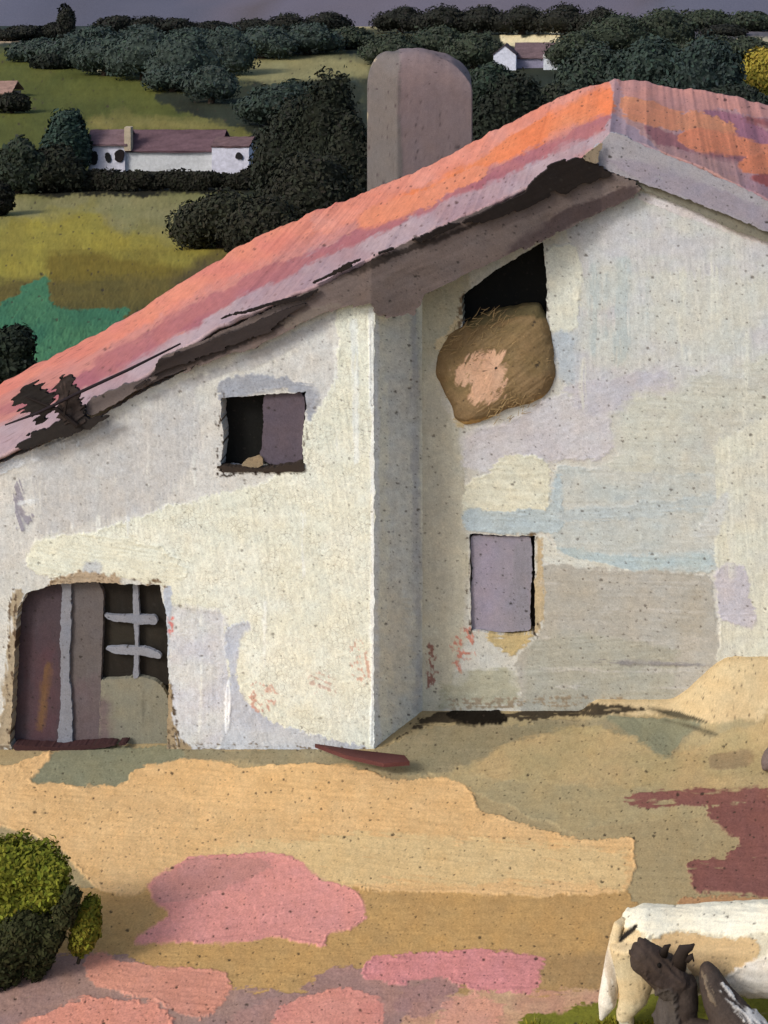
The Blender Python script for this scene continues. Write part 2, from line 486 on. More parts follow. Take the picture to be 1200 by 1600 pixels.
    st([(1102, 1182), (1168, 1168), (1180, 1176), (1178, 1198), (1108, 1206)], (143, 122, 94), rough=3, ang=-10, alpha=.75)
    # pale sand by the wall, dark rough line along the foot of it
    st([(906, 1114), (925, 1084), (1040, 1080), (1050, 1050), (1120, 1030), (1215, 1010), (1215, 1122), (1110, 1133), (1040, 1120)], (196, 176, 138), rough=4, ang=-6, mixto=(190, 168, 130), lift=1.4)
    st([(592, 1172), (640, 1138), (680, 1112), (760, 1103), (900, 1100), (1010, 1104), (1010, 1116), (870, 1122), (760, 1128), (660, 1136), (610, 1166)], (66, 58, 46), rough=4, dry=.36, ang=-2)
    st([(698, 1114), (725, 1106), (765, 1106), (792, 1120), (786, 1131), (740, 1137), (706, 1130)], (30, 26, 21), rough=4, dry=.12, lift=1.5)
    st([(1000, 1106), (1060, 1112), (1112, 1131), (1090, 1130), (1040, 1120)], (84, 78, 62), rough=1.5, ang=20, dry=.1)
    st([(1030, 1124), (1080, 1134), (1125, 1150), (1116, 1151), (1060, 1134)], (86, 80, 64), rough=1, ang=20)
    st([(1205, 1100), (1560, 1120), (1600, 1300), (1400, 1290), (1205, 1250)], (176, 152, 112), rough=8, soft=8, mixto=(164, 148, 110))
    st([(1205, 1030), (1300, 1040), (1360, 1090), (1290, 1130), (1205, 1124)], (204, 180, 136), rough=5, soft=4)
    st([(1205, 1232), (1290, 1240), (1330, 1330), (1280, 1400), (1205, 1402)], (126, 84, 77), rough=6, dry=.3)
    st([(-15, 1200), (-160, 1190), (-330, 1230), (-300, 1300), (-120, 1310), (-15, 1292)], (212, 176, 126), rough=6, mixto=(202, 168, 120))
    st([(-20, 1540), (-260, 1500), (-360, 1640), (-200, 1800), (300, 1860), (700, 1780), (700, 1650), (-20, 1640)], (150, 122, 114), rough=9, soft=8, mixto=(164, 130, 116))
    st([(300, 1690), (560, 1670), (680, 1720), (600, 1800), (380, 1790)], (204, 142, 128), rough=7, soft=4)
    # bright grass patch near the animals
    st([(820, 1592), (900, 1575), (960, 1560), (1215, 1555), (1215, 1660), (780, 1660)], (112, 112, 44), rough=6, dry=.15)
    # ---- far side: fields
    T = c.py.reshape(px.shape)
    far = (Y > 24)
    c2 = Canvas(px[far], py[far], (92, 90, 50), KT, var=.06, ang=4, blotch=.14)
    def s2(poly, col, **kw):
        big = max(np.ptp(np.array(poly)[:, 0]), 1) > 120
        kw.setdefault('soft', 14 if big else 1.8)
        c2.stroke(poly, col, **kw)
    s2([(-700, -10), (1800, -10), (1800, 160), (560, 160), (340, 150), (200, 118), (60, 95), (-700, 90)], (48, 55, 50), rough=6, mixto=(42, 47, 42))
    s2([(560, 20), (1000, 20), (1800, 40), (1800, 330), (560, 330)], (42, 47, 40), rough=6, mixto=(52, 54, 42))
    s2([(540, 40), (720, 40), (760, 70), (640, 80), (560, 70)], (76, 74, 52), rough=6, mixto=(64, 66, 50))
    s2([(850, 45), (930, 35), (960, 90), (900, 130), (855, 90)], (66, 66, 48), rough=6)
    s2([(-700, 85), (30, 82), (70, 100), (190, 112), (240, 130), (250, 160), (330, 185), (330, 260), (-700, 260)], (80, 83, 42), rough=6, mixto=(70, 74, 38))
    s2([(340, 110), (380, 84), (480, 82), (575, 95), (578, 120), (500, 125), (390, 136), (348, 132)], (126, 120, 84), rough=4, dry=.2, mixto=(112, 108, 70))
    s2([(535, 40), (545, 22), (570, 12), (605, 16), (610, 40), (575, 46)], (150, 140, 104), rough=3)
    s2([(140, 185), (210, 182), (330, 190), (350, 205), (140, 205)], (112, 104, 60), rough=4)
    s2([(235, 150), (270, 138), (340, 145), (390, 130), (560, 125), (570, 330), (400, 400), (300, 400), (280, 370), (320, 330), (385, 300), (392, 200), (340, 192), (310, 180), (280, 175)], (46, 50, 40), rough=6, soft=4, mixto=(40, 42, 34))
    s2([(-700, 292), (40, 300), (200, 296), (330, 295), (420, 330), (430, 420), (-700, 470)], (122, 116, 80), rough=5, mixto=(106, 104, 68))
    s2([(-700, 345), (60, 338), (150, 330), (190, 365), (280, 368), (330, 380), (420, 365), (430, 480), (-700, 480)], (138, 126, 54), rough=5, mixto=(124, 114, 54))
    s2([(70, 400), (140, 395), (300, 420), (260, 470), (130, 490), (80, 450)], (108, 94, 40), rough=6)
    s2([(-700, 440), (120, 440), (420, 430), (420, 640), (-700, 700)], (86, 78, 42), rough=6, mixto=(98, 86, 44))
    s2([(270, 440), (330, 400), (420, 370), (430, 460), (280, 500)], (82, 72, 46), rough=6)
    s2([(-20, 52), (10, 48), (40, 54), (34, 64), (-20, 70)], (168, 150, 128), rough=2, dry=.2)
    s2([(780, 62), (785, 53), (800, 58), (810, 51), (816, 62), (836, 51), (842, 58), (868, 46), (880, 50), (874, 70), (800, 74)], (205, 190, 150), rough=2)
    s2([(898, 42), (900, 25), (922, 30), (912, 36), (902, 48)], (205, 192, 156), rough=1.5)
    s2([(100, 100), (140, 104), (170, 110), (165, 113), (130, 110), (100, 106)], (170, 160, 128), rough=2, dry=.42)
    s2([(186, 108), (206, 84), (210, 88), (196, 106)], (165, 158, 135), rough=2, dry=.4)
    s2([(1150, 60), (1215, 58), (1215, 70), (1160, 68)], (168, 158, 124), rough=2, dry=.2)
    s2([(410, 22), (500, 14), (560, 6), (565, 10), (500, 20), (412, 26)], (150, 140, 120), rough=1.5, dry=.25)
    s2([(1080, 45), (1130, 38), (1215, 44), (1215, 58), (1090, 56)], (96, 92, 100), rough=3, dry=.15)
    s2([(-20, 262), (130, 268), (400, 262), (395, 300), (240, 306), (60, 304), (-20, 295)], (36, 36, 30), rough=4, soft=3)
    c2.stroke([(-60, 490), (0, 478), (22, 468), (50, 440), (78, 433), (72, 462), (88, 480), (130, 490), (204, 484), (192, 505), (165, 525), (120, 556), (60, 590), (-60, 600)], (70, 112, 78), rough=5, soft=2, var=.06, mixto=(60, 104, 76))
    c2.specks(.05, grain=.05, seed=44)
    c.specks(.06, grain=.036, seed=17)
    f = far.ravel()
    c.col[f] = c2.col; c.h[f] = c2.h * 6
    c.h[~f] *= 1.0
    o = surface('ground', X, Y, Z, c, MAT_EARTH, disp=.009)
    tag(o, kind='structure')


build_ground()


def build_mountain():
    ys = np.linspace(640, 2400, 50); xs = np.linspace(-1800, 1500, 260)
    X, Y = np.meshgrid(xs, ys)
    t = (Y - 640) / 1760
    Z = -48 + 300 * t ** .8 * (.7 + .6 * fbm(X / 500, Y / 700, 71)) + 14 * (fbm(X / 90, Y / 90, 72) - .5)
    Z[0] = -62
    px, py = proj(X, Y, Z)
    c = Canvas(px, py, (78, 79, 92), KT, var=.05, ang=2, blotch=.12)
    c.stroke([(300, -200), (1000, -200), (1000, 60), (320, 60)], (92, 86, 96), rough=10, alpha=.6)
    c.specks(.04, grain=.03)
    tag(surface('mountain', X, Y, Z, c, MAT_FAR, disp=.0), kind='structure')


build_mountain()

# ------------------------------------------------------------------ the farmhouse
house = empty('farmhouse', ((600 - VX) * D1 / F, D1, 0), label='large whitewashed farmhouse with salmon tiled gable roof filling the middle of the yard', cat='house')

VERGE_X = np.array([-320, 0, 100, 220, 330, 490, 600, 700, 820, 925, 952, 1000, 1100, 1200, 1500])
VERGE_Y = np.array([880, 714, 662, 590, 515, 446, 392, 347, 295, 240, 206, 224, 264, 312, 460])
BACK_X = np.array([-260, 0, 40, 130, 200, 300, 400, 480, 560, 640, 700, 770, 850, 910, 965, 1010, 1060, 1100, 1150, 1200, 1420])
BACK_Y = np.array([740, 600, 580, 532, 496, 430, 372, 336, 306, 273, 244, 206, 165, 136, 125, 128, 139, 143, 152, 164, 215])


def dv(px):
    return np.interp(px, [-400, 580, 940, 1500], [19.78, 19.78, 20.70, 20.70])


def build_roof():
    s = np.concatenate([np.arange(-320, -20, 10), np.arange(-20, 1240, 1.5), np.arange(1250, 1500, 10)])
    t = np.concatenate([np.linspace(0, 1, 110)])
    S, Tt = np.meshgrid(s, t)
    vy = np.interp(S, VERGE_X, VERGE_Y) + 5 * (fbm(S / 17, S * 0, 61) - .5)
    Dv = dv(S)
    X0, Y0, Z0 = P(S, vy, Dv)
    xb = VX + X0 * F / DB
    yb = np.interp(xb, BACK_X, BACK_Y) + 7 * (fbm(xb / 15, xb * 0, 62) - .5)
    X1, Y1, Z1 = P(xb, yb, np.full_like(xb, DB))
    X = X0 + (X1 - X0) * Tt; Y = Y0 + (Y1 - Y0) * Tt; Z = Z0 + (Z1 - Z0) * Tt
    px, py = proj(X, Y, Z)
    c = Canvas(px, py, (200, 132, 122), KR, var=.12, ang=-27)
    st = c.stroke
    # left slope, from the eaves tiles up to the orange crown
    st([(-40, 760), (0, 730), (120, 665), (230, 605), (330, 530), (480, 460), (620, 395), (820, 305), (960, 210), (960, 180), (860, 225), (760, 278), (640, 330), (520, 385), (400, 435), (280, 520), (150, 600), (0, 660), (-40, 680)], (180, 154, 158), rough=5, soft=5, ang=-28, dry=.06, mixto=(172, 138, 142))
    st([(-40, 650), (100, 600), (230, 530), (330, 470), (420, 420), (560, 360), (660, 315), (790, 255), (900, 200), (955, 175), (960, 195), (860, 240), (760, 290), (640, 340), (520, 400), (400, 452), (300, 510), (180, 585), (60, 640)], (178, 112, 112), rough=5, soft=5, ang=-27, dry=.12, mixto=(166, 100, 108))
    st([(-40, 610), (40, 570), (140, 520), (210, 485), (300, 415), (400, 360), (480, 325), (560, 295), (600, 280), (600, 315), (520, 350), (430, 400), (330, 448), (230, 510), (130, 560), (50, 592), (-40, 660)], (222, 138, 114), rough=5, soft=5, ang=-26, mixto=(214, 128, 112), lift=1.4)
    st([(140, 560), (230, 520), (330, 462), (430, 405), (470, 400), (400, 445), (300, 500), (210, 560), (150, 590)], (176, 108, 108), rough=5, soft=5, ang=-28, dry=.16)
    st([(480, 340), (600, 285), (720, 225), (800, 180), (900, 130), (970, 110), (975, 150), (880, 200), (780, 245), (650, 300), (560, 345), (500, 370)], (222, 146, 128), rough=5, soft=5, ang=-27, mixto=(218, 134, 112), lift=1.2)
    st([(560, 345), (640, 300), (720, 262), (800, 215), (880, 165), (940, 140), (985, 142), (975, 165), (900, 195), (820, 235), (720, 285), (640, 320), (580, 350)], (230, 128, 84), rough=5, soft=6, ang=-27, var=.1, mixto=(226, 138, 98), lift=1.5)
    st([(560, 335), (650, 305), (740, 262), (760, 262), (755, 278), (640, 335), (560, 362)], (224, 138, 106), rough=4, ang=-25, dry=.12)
    # right slope
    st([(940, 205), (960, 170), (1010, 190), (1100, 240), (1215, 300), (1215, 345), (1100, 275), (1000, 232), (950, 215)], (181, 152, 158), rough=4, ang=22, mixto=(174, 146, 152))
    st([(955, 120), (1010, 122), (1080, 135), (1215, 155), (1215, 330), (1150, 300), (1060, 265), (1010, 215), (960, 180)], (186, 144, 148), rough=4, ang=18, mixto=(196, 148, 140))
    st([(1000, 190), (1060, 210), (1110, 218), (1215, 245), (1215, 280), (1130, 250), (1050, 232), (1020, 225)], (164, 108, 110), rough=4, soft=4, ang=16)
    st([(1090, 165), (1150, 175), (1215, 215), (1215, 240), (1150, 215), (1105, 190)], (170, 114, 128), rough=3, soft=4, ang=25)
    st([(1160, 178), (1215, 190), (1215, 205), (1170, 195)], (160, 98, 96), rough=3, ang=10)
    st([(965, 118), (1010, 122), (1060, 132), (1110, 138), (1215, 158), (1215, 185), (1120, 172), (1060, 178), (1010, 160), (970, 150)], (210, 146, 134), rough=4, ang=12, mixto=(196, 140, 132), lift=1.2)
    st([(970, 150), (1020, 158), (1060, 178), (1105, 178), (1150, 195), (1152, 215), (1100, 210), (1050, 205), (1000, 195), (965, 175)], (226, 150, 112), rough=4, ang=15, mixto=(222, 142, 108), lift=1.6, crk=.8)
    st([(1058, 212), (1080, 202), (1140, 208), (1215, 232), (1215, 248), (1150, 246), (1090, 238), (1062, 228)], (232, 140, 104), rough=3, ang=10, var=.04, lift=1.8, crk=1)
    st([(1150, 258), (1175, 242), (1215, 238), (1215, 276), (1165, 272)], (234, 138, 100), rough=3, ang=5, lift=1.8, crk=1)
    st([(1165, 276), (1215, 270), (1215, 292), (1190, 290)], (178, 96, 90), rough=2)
    c.specks(.07, grain=.035, seed=29, col=(90, 60, 55))
    up = np.array([-.35, -.15, .92])
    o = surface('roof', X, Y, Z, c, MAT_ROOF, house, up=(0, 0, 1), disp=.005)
    # underside
    m = o.modifiers.new('thickness', 'SOLIDIFY'); m.thickness = .05; m.offset = -1
    return o


build_roof()

HOLE_WIN = [(345, 622), (410, 617), (478, 612), (478, 640), (472, 690), (476, 736), (345, 734), (349, 690)]
HOLE_DOOR = [(22, 1190), (16, 1160), (22, 1050), (26, 960), (38, 928), (80, 914), (130, 908), (190, 912), (250, 914), (260, 960), (264, 1060), (260, 1190)]
HOLE_LOFT = [(724, 520), (722, 462), (778, 420), (848, 378), (855, 440), (853, 520)]
HOLE_GABLE = [(734, 834), (835, 838), (836, 990), (800, 994), (736, 985)]


def front_canvas(x, y):
    c = Canvas(x, y, (204, 198, 184), KF, var=.035, ang=86, blotch=.04)
    st = c.stroke
    st([(-30, 730), (120, 690), (300, 640), (500, 520), (600, 480), (600, 640), (480, 700), (330, 790), (240, 860), (-30, 900)], (202, 195, 182), rough=14, soft=14, ang=84, mixto=(208, 201, 188))
    st([(215, 625), (330, 580), (440, 530), (530, 490), (500, 520), (420, 560), (330, 596), (240, 630)], (165, 160, 156), rough=4, soft=6, ang=-24, alpha=.7)  # soft grey eave shade under the barge board, put into the wall colour
    st([(40, 870), (60, 840), (140, 832), (300, 780), (420, 750), (520, 600), (530, 470), (590, 465), (592, 1180), (420, 1180), (400, 1110), (360, 1060), (350, 960), (262, 945), (250, 905), (150, 895), (95, 905), (45, 895)], (226, 221, 198), rough=5, ang=80, var=.03, crk=1, mixto=(221, 216, 191), lift=1.3)
    st([(45, 868), (70, 838), (140, 835), (250, 850), (300, 900), (240, 912), (160, 896), (90, 905), (50, 892)], (222, 216, 190), rough=4, ang=10, crk=.35, lift=1.4)
    st([(127, 878), (158, 876), (160, 908), (130, 910)], (184, 182, 178), rough=3, soft=6, alpha=.8)
    st([(345, 590), (400, 582), (490, 602), (500, 625), (480, 665), (478, 620), (440, 606), (345, 628), (340, 610)], (158, 157, 158), rough=4, soft=3)  # grey shadow band over the window, painted into the wall colour
    st([(264, 950), (352, 955), (360, 1060), (358, 1140), (330, 1172), (290, 1180), (262, 1150)], (199, 195, 193), rough=5, soft=8, ang=88, crk=.5, mixto=(206, 203, 194))
    st([(352, 972), (395, 970), (370, 1010), (376, 1085), (420, 1125), (500, 1150), (580, 1165), (580, 1186), (330, 1186), (352, 1150), (358, 1060)], (184, 184, 186), rough=4, ang=70, mixto=(196, 194, 190))
    st([(256, 918), (268, 916), (268, 990), (262, 1040), (258, 960)], (180, 183, 186), rough=2, soft=2)
    st([(354, 1060), (361, 1060), (361, 1135), (352, 1150)], (232, 230, 226), rough=1.5, dry=.12, ang=90, lift=1.8)
    st([(392, 1075), (420, 1064), (436, 1090), (420, 1115), (396, 1108)], (196, 140, 118), rough=7, sc=.5, ang=60, alpha=.8)
    st([(545, 1000), (575, 1005), (575, 1070), (550, 1060)], (200, 150, 124), rough=7, sc=.5, ang=80, alpha=.8)
    st([(480, 1050), (520, 1048), (525, 1090), (490, 1085)], (190, 150, 130), rough=7, sc=.5, ang=20, alpha=.7)
    st([(262, 965), (272, 965), (272, 992), (264, 992)], (205, 120, 110), rough=3, sc=.5, ang=60)
    st([(548, 500), (560, 498), (562, 720), (552, 730)], (224, 222, 208), rough=2, dry=.3, ang=90, alpha=.8)
    st([(574, 480), (586, 476), (588, 1170), (578, 1170), (580, 800)], (222, 219, 206), rough=1.5, dry=.28, ang=90, lift=1.8)
    st([(20, 760), (36, 740), (38, 800), (60, 806), (30, 836), (22, 800)], (150, 142, 144), rough=4, dry=.38, ang=70)
    st([(30, 782), (60, 775), (62, 786), (30, 790)], (232, 230, 222), rough=3, alpha=.6, dry=.44, ang=-5)
    st([(108, 735), (116, 735), (118, 830), (110, 830)], (226, 223, 214), rough=2, alpha=.6, dry=.44, ang=90)
    st([(196, 770), (202, 770), (204, 840), (198, 840)], (222, 220, 212), rough=2, alpha=.6, dry=.44, ang=90)
    st([(15, 930), (38, 918), (30, 960), (24, 1060), (22, 1168), (-5, 1172), (10, 1040)], (166, 148, 120), rough=5, dry=.25, ang=88)
    st([(254, 1050), (270, 1080), (272, 1140), (300, 1165), (296, 1180), (258, 1180)], (160, 138, 106), rough=4, dry=.22, ang=80)
    st([(76, 908), (100, 898), (140, 892), (186, 900), (196, 918), (80, 922)], (176, 152, 122), rough=4, dry=.1, lift=1.6)
    st([(-30, 735), (60, 702), (180, 660), (200, 668), (80, 712), (-30, 756)], (205, 203, 199), rough=5, dry=.25, ang=-22, lift=1.6)
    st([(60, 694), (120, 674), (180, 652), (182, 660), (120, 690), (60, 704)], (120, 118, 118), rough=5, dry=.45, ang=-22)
    st([(336, 606), (350, 612), (352, 738), (338, 738)], (74, 60, 48), rough=4, sc=.56, ang=88)
    st([(338, 728), (480, 724), (486, 744), (340, 746)], (60, 48, 40), rough=4, sc=.53, ang=2)
    st([(474, 612), (484, 612), (482, 736), (474, 736)], (92, 78, 64), rough=3, sc=.58, ang=88)
    st([(6, 930), (30, 915), (26, 1172), (8, 1176)], (92, 74, 56), rough=5, sc=.54, ang=88)
    st([(70, 898), (200, 898), (255, 906), (262, 922), (80, 924)], (120, 98, 74), rough=4, sc=.54, ang=0)
    st([(258, 1040), (276, 1070), (280, 1150), (300, 1172), (258, 1176)], (88, 72, 54), rough=4, sc=.53, ang=85)
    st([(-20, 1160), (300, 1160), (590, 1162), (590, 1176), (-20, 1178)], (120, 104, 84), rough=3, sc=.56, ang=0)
    for x0, ya, yb in ((228, 690, 800), (300, 640, 760), (150, 720, 830), (520, 520, 700), (410, 940, 1040), (310, 960, 1150), (470, 800, 900)):
        st([(x0, ya), (x0 + 7, ya - 4), (x0 + 8, yb), (x0 + 1, yb + 5)], (232, 228, 212), rough=2.5, soft=3, ang=90, dry=.44, alpha=.65)
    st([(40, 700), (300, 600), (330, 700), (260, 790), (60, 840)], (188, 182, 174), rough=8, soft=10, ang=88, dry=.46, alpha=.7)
    return c.specks(.05, grain=.045, seed=51, col=(84, 74, 62), amt=.62)


front_poly = [(-300, 1200), (-300, 860), (0, 724), (130, 668), (212, 618), (330, 560), (440, 505), (520, 462), (562, 468), (586, 474), (584, 600), (586, 800), (584, 1000), (586, 1200)]
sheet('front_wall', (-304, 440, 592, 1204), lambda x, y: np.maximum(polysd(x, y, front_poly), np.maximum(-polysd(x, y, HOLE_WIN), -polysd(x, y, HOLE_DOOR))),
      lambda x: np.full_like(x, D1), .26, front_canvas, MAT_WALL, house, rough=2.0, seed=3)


def return_depth(x):
    xa, xb = (584 - VX) * D1 / F, (660 - VX) * D2 / F
    m = (D2 - D1) / (xb - xa)                     # Y = D1 + m (X - xa), X = (x-VX) Y / F
    s = (x - VX) / F
    return (D1 - m * xa) / (1 - m * s)


def return_canvas(x, y):
    c = Canvas(x, y, (226, 225, 210), 1.0, var=.05, ang=88)
    c.stroke([(606, 480), (640, 480), (655, 800), (652, 1110), (612, 1150), (600, 900)], (210, 211, 206), rough=8, soft=12, ang=90, alpha=.8)
    c.stroke([(640, 480), (652, 480), (660, 1110), (648, 1110)], (176, 178, 184), rough=3, soft=6, ang=90, alpha=.7)
    c.stroke([(580, 480), (592, 480), (592, 1170), (580, 1175)], (226, 230, 236), rough=2, soft=4, ang=90, alpha=.6)
    c.stroke([(590, 900), (640, 930), (645, 1090), (600, 1130)], (222, 212, 188), rough=12, soft=14, alpha=.5)
    return c.specks(.085, grain=.055, seed=77, col=(90, 84, 76))


ret_poly = [(583, 1200), (583, 452), (664, 428), (664, 1106), (650, 1124), (620, 1150)]
sheet('return_wall', (578, 420, 668, 1204), lambda x, y: polysd(x, y, [(583, 1200), (583, 440), (662, 420), (662, 1130)]), return_depth, .2, return_canvas, MAT_WALL, house, rough=.6, seed=5)


def gable_canvas(x, y):
    c = Canvas(x, y, (199, 193, 178), KG, var=.045, ang=84, blotch=.05)
    st = c.stroke
    st([(650, 430), (730, 400), (735, 480), (700, 540), (690, 620), (720, 680), (732, 840), (730, 990), (690, 1115), (650, 1120)], (192, 184, 160), rough=5, soft=4, ang=88, mixto=(184, 176, 154))  # mild olive paint deepening the shade beside the projecting wing
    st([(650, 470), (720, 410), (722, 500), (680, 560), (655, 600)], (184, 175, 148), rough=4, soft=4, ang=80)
    st([(880, 350), (1000, 300), (1100, 340), (1215, 385), (1215, 640), (1060, 640), (900, 620), (870, 520), (900, 440)], (193, 189, 185), rough=10, soft=12, ang=86, mixto=(198, 196, 184))
    st([(848, 385), (900, 376), (908, 430), (905, 515), (860, 522), (850, 470)], (214, 210, 190), rough=4, ang=85, lift=1.5)
    for x0, x1, ya, yb in ((921, 936, 412, 555), (944, 951, 430, 520), (958, 986, 405, 570), (1008, 1014, 440, 540)):
        st([(x0, ya), (x1, ya - 6), (x1 - 2, yb), (x0 + 1, yb + 8)], (180, 185, 178), rough=4, soft=7, ang=90, dry=.38, alpha=.8)
    st([(1000, 420), (1200, 430), (1205, 470), (1130, 560), (1040, 520)], (200, 197, 182), rough=10, soft=14, ang=84, alpha=.8)
    st([(858, 520), (900, 520), (905, 600), (872, 600)], (176, 182, 184), rough=5, soft=6, ang=90, alpha=.9, dry=.2)
    st([(725, 680), (800, 655), (870, 610), (950, 640), (962, 690), (950, 716), (860, 722), (740, 740), (722, 720)], (193, 185, 182), rough=5, soft=5, ang=-25, mixto=(199, 193, 188))
    st([(870, 600), (1040, 580), (1060, 620), (960, 650), (900, 640)], (186, 180, 182), rough=8, soft=8, ang=-20, alpha=.8)
    st([(980, 620), (1215, 560), (1215, 780), (870, 780), (960, 720)], (196, 193, 176), rough=10, soft=16, ang=2, mixto=(190, 186, 172))
    st([(722, 800), (726, 756), (770, 735), (780, 714), (845, 709), (860, 730), (862, 800), (800, 812), (724, 810)], (213, 207, 182), rough=4, ang=4, lift=1.5)
    st([(862, 726), (1140, 740), (1140, 880), (1110, 895), (900, 888), (866, 850)], (192, 189, 176), rough=5, ang=3, mixto=(183, 186, 178), var=.06)
    st([(722, 808), (730, 798), (862, 796), (866, 740), (878, 740), (880, 832), (740, 834), (722, 828)], (178, 186, 183), rough=4, ang=3, var=.07)
    st([(860, 800), (1120, 770), (1138, 790), (1000, 812), (880, 815)], (182, 186, 180), rough=4, soft=6, ang=-3, dry=.3)
    st([(862, 850), (960, 868), (1110, 862), (1115, 888), (980, 894), (900, 888)], (176, 186, 182), rough=4, soft=5, ang=3, dry=.25)
    st([(838, 832), (856, 836), (880, 868), (980, 888), (1000, 898), (900, 896), (850, 880)], (206, 202, 186), rough=3, ang=20)
    st([(845, 880), (1000, 892), (1112, 895), (1120, 1050), (1120, 1130), (812, 1130), (806, 1030), (846, 990)], (176, 169, 155), rough=4, ang=2, var=.05, mixto=(171, 163, 147))
    st([(820, 1000), (900, 985), (1060, 1010), (1050, 1130), (815, 1130)], (170, 165, 148), rough=6, soft=8, ang=-4, mixto=(166, 160, 142))
    st([(926, 1030), (1110, 1036), (1110, 1042), (926, 1036)], (140, 134, 128), rough=2, dry=.3, ang=2)
    st([(1118, 690), (1215, 640), (1215, 1050), (1122, 1048), (1124, 960), (1118, 880)], (210, 205, 183), rough=4, ang=86, lift=1.3, mixto=(203, 198, 180))
    st([(1118, 890), (1140, 880), (1166, 890), (1170, 940), (1180, 980), (1150, 975), (1122, 965)], (190, 182, 182), rough=4, soft=3)
    st([(1080, 840), (1120, 780), (1140, 770), (1120, 840)], (196, 194, 184), rough=5, soft=6)
    st([(836, 838), (850, 838), (850, 960), (836, 996), (832, 990)], (186, 164, 128), rough=4, dry=.2, ang=88)
    st([(756, 985), (840, 986), (826, 1010), (800, 1030), (776, 1012)], (188, 164, 116), rough=5, dry=.3)
    st([(715, 985), (745, 982), (738, 1030), (720, 1060), (710, 1030)], (190, 128, 108), rough=7, sc=.5, ang=70)
    st([(664, 1000), (680, 1005), (682, 1070), (666, 1075)], (140, 100, 86), rough=5, sc=.5, ang=84)
    st([(690, 1060), (800, 1040), (810, 1100), (690, 1112)], (166, 160, 132), rough=8, soft=8, alpha=.8)
    st([(700, 1092), (900, 1086), (1000, 1090), (1000, 1100), (700, 1108)], (150, 134, 110), rough=4, sc=.46, ang=1)
    st([(704, 650), (724, 655), (728, 668), (712, 668)], (190, 170, 130), rough=3, dry=.2)
    st([(680, 530), (690, 528), (700, 520), (714, 495), (722, 500), (712, 520), (684, 552)], (206, 186, 146), rough=3, dry=.15)
    st([(1000, 300), (1100, 335), (1215, 372), (1215, 388), (1100, 350), (1000, 312)], (206, 196, 190), rough=3, dry=.25, ang=20)
    st([(728, 832), (740, 832), (740, 992), (730, 990)], (96, 84, 70), rough=3, sc=.55, ang=88)
    st([(820, 830), (842, 830), (842, 846), (824, 842)], (112, 92, 66), rough=3, sc=.46, ang=20)
    st([(826, 970), (842, 968), (842, 1000), (828, 998)], (64, 54, 46), rough=3, sc=.47, ang=60)
    st([(714, 470), (728, 450), (730, 520), (718, 530)], (120, 100, 76), rough=3, sc=.5, ang=88)
    st([(846, 380), (858, 378), (860, 520), (850, 520)], (86, 80, 74), rough=3, sc=.56, ang=88)
    for x0, ya, yb in ((1060, 420, 560), (1110, 400, 520), (1160, 520, 660), (905, 560, 640), (1135, 700, 900), (760, 860, 980)):
        st([(x0, ya), (x0 + 12, ya - 4), (x0 + 13, yb), (x0 + 1, yb + 5)], (212, 208, 190), rough=3, soft=5, ang=88, dry=.44, alpha=.7)
    for ya in (905, 945, 990, 1040, 1066):
        st([(840, ya), (1112, ya + 4), (1112, ya + 14), (840, ya + 10)], (186, 179, 166), rough=3, soft=4, ang=1, dry=.48, alpha=.7)
    return c.specks(.065, grain=.042, seed=58, col=(80, 70, 60), amt=.7)


gable_poly = [(650, 1150), (650, 446), (800, 372), (960, 262), (1010, 280), (1120, 322), (1215, 352), (1500, 470), (1500, 1150)]
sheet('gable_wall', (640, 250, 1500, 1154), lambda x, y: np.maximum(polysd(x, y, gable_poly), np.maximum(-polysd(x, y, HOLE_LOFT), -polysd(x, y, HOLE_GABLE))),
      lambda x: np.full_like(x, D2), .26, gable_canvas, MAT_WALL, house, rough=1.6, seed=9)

# plain walls that close the house at the back and at its far ends
for a, b in (((-300, D1), (-300, DB - .4)), ((-300, DB - .4), (1500, DB - .4)), ((1500, DB - .4), (1500, D2))):
    xa = (a[0] - VX) * D1 / F; xb = (b[0] - VX) * D1 / F
    if a[0] != b[0]:
        zc = H - (260 - VY) * DB / F
        pts = [(xa, a[1], -1.5), (xb, b[1], -1.5), (xb, b[1], 5.2), (-.4, b[1], 7.0), (xa, a[1], 2.1)]
        off = (0, .25, 0)
    else:
        zt = 2.1 if a[0] < 0 else 5.2
        pts = [(xa, a[1], -1.5), (xb, b[1], -1.5), (xb, b[1], zt), (xa, a[1], zt)]
        off = (.25, 0, 0)
    prism('outer_wall', pts, off, (196, 192, 182), MAT_WALL, house)


# ---- timbers under the verge; their dark colours also stand for eave shadow
def vdepth(o):
    return lambda x: dv(x) + o


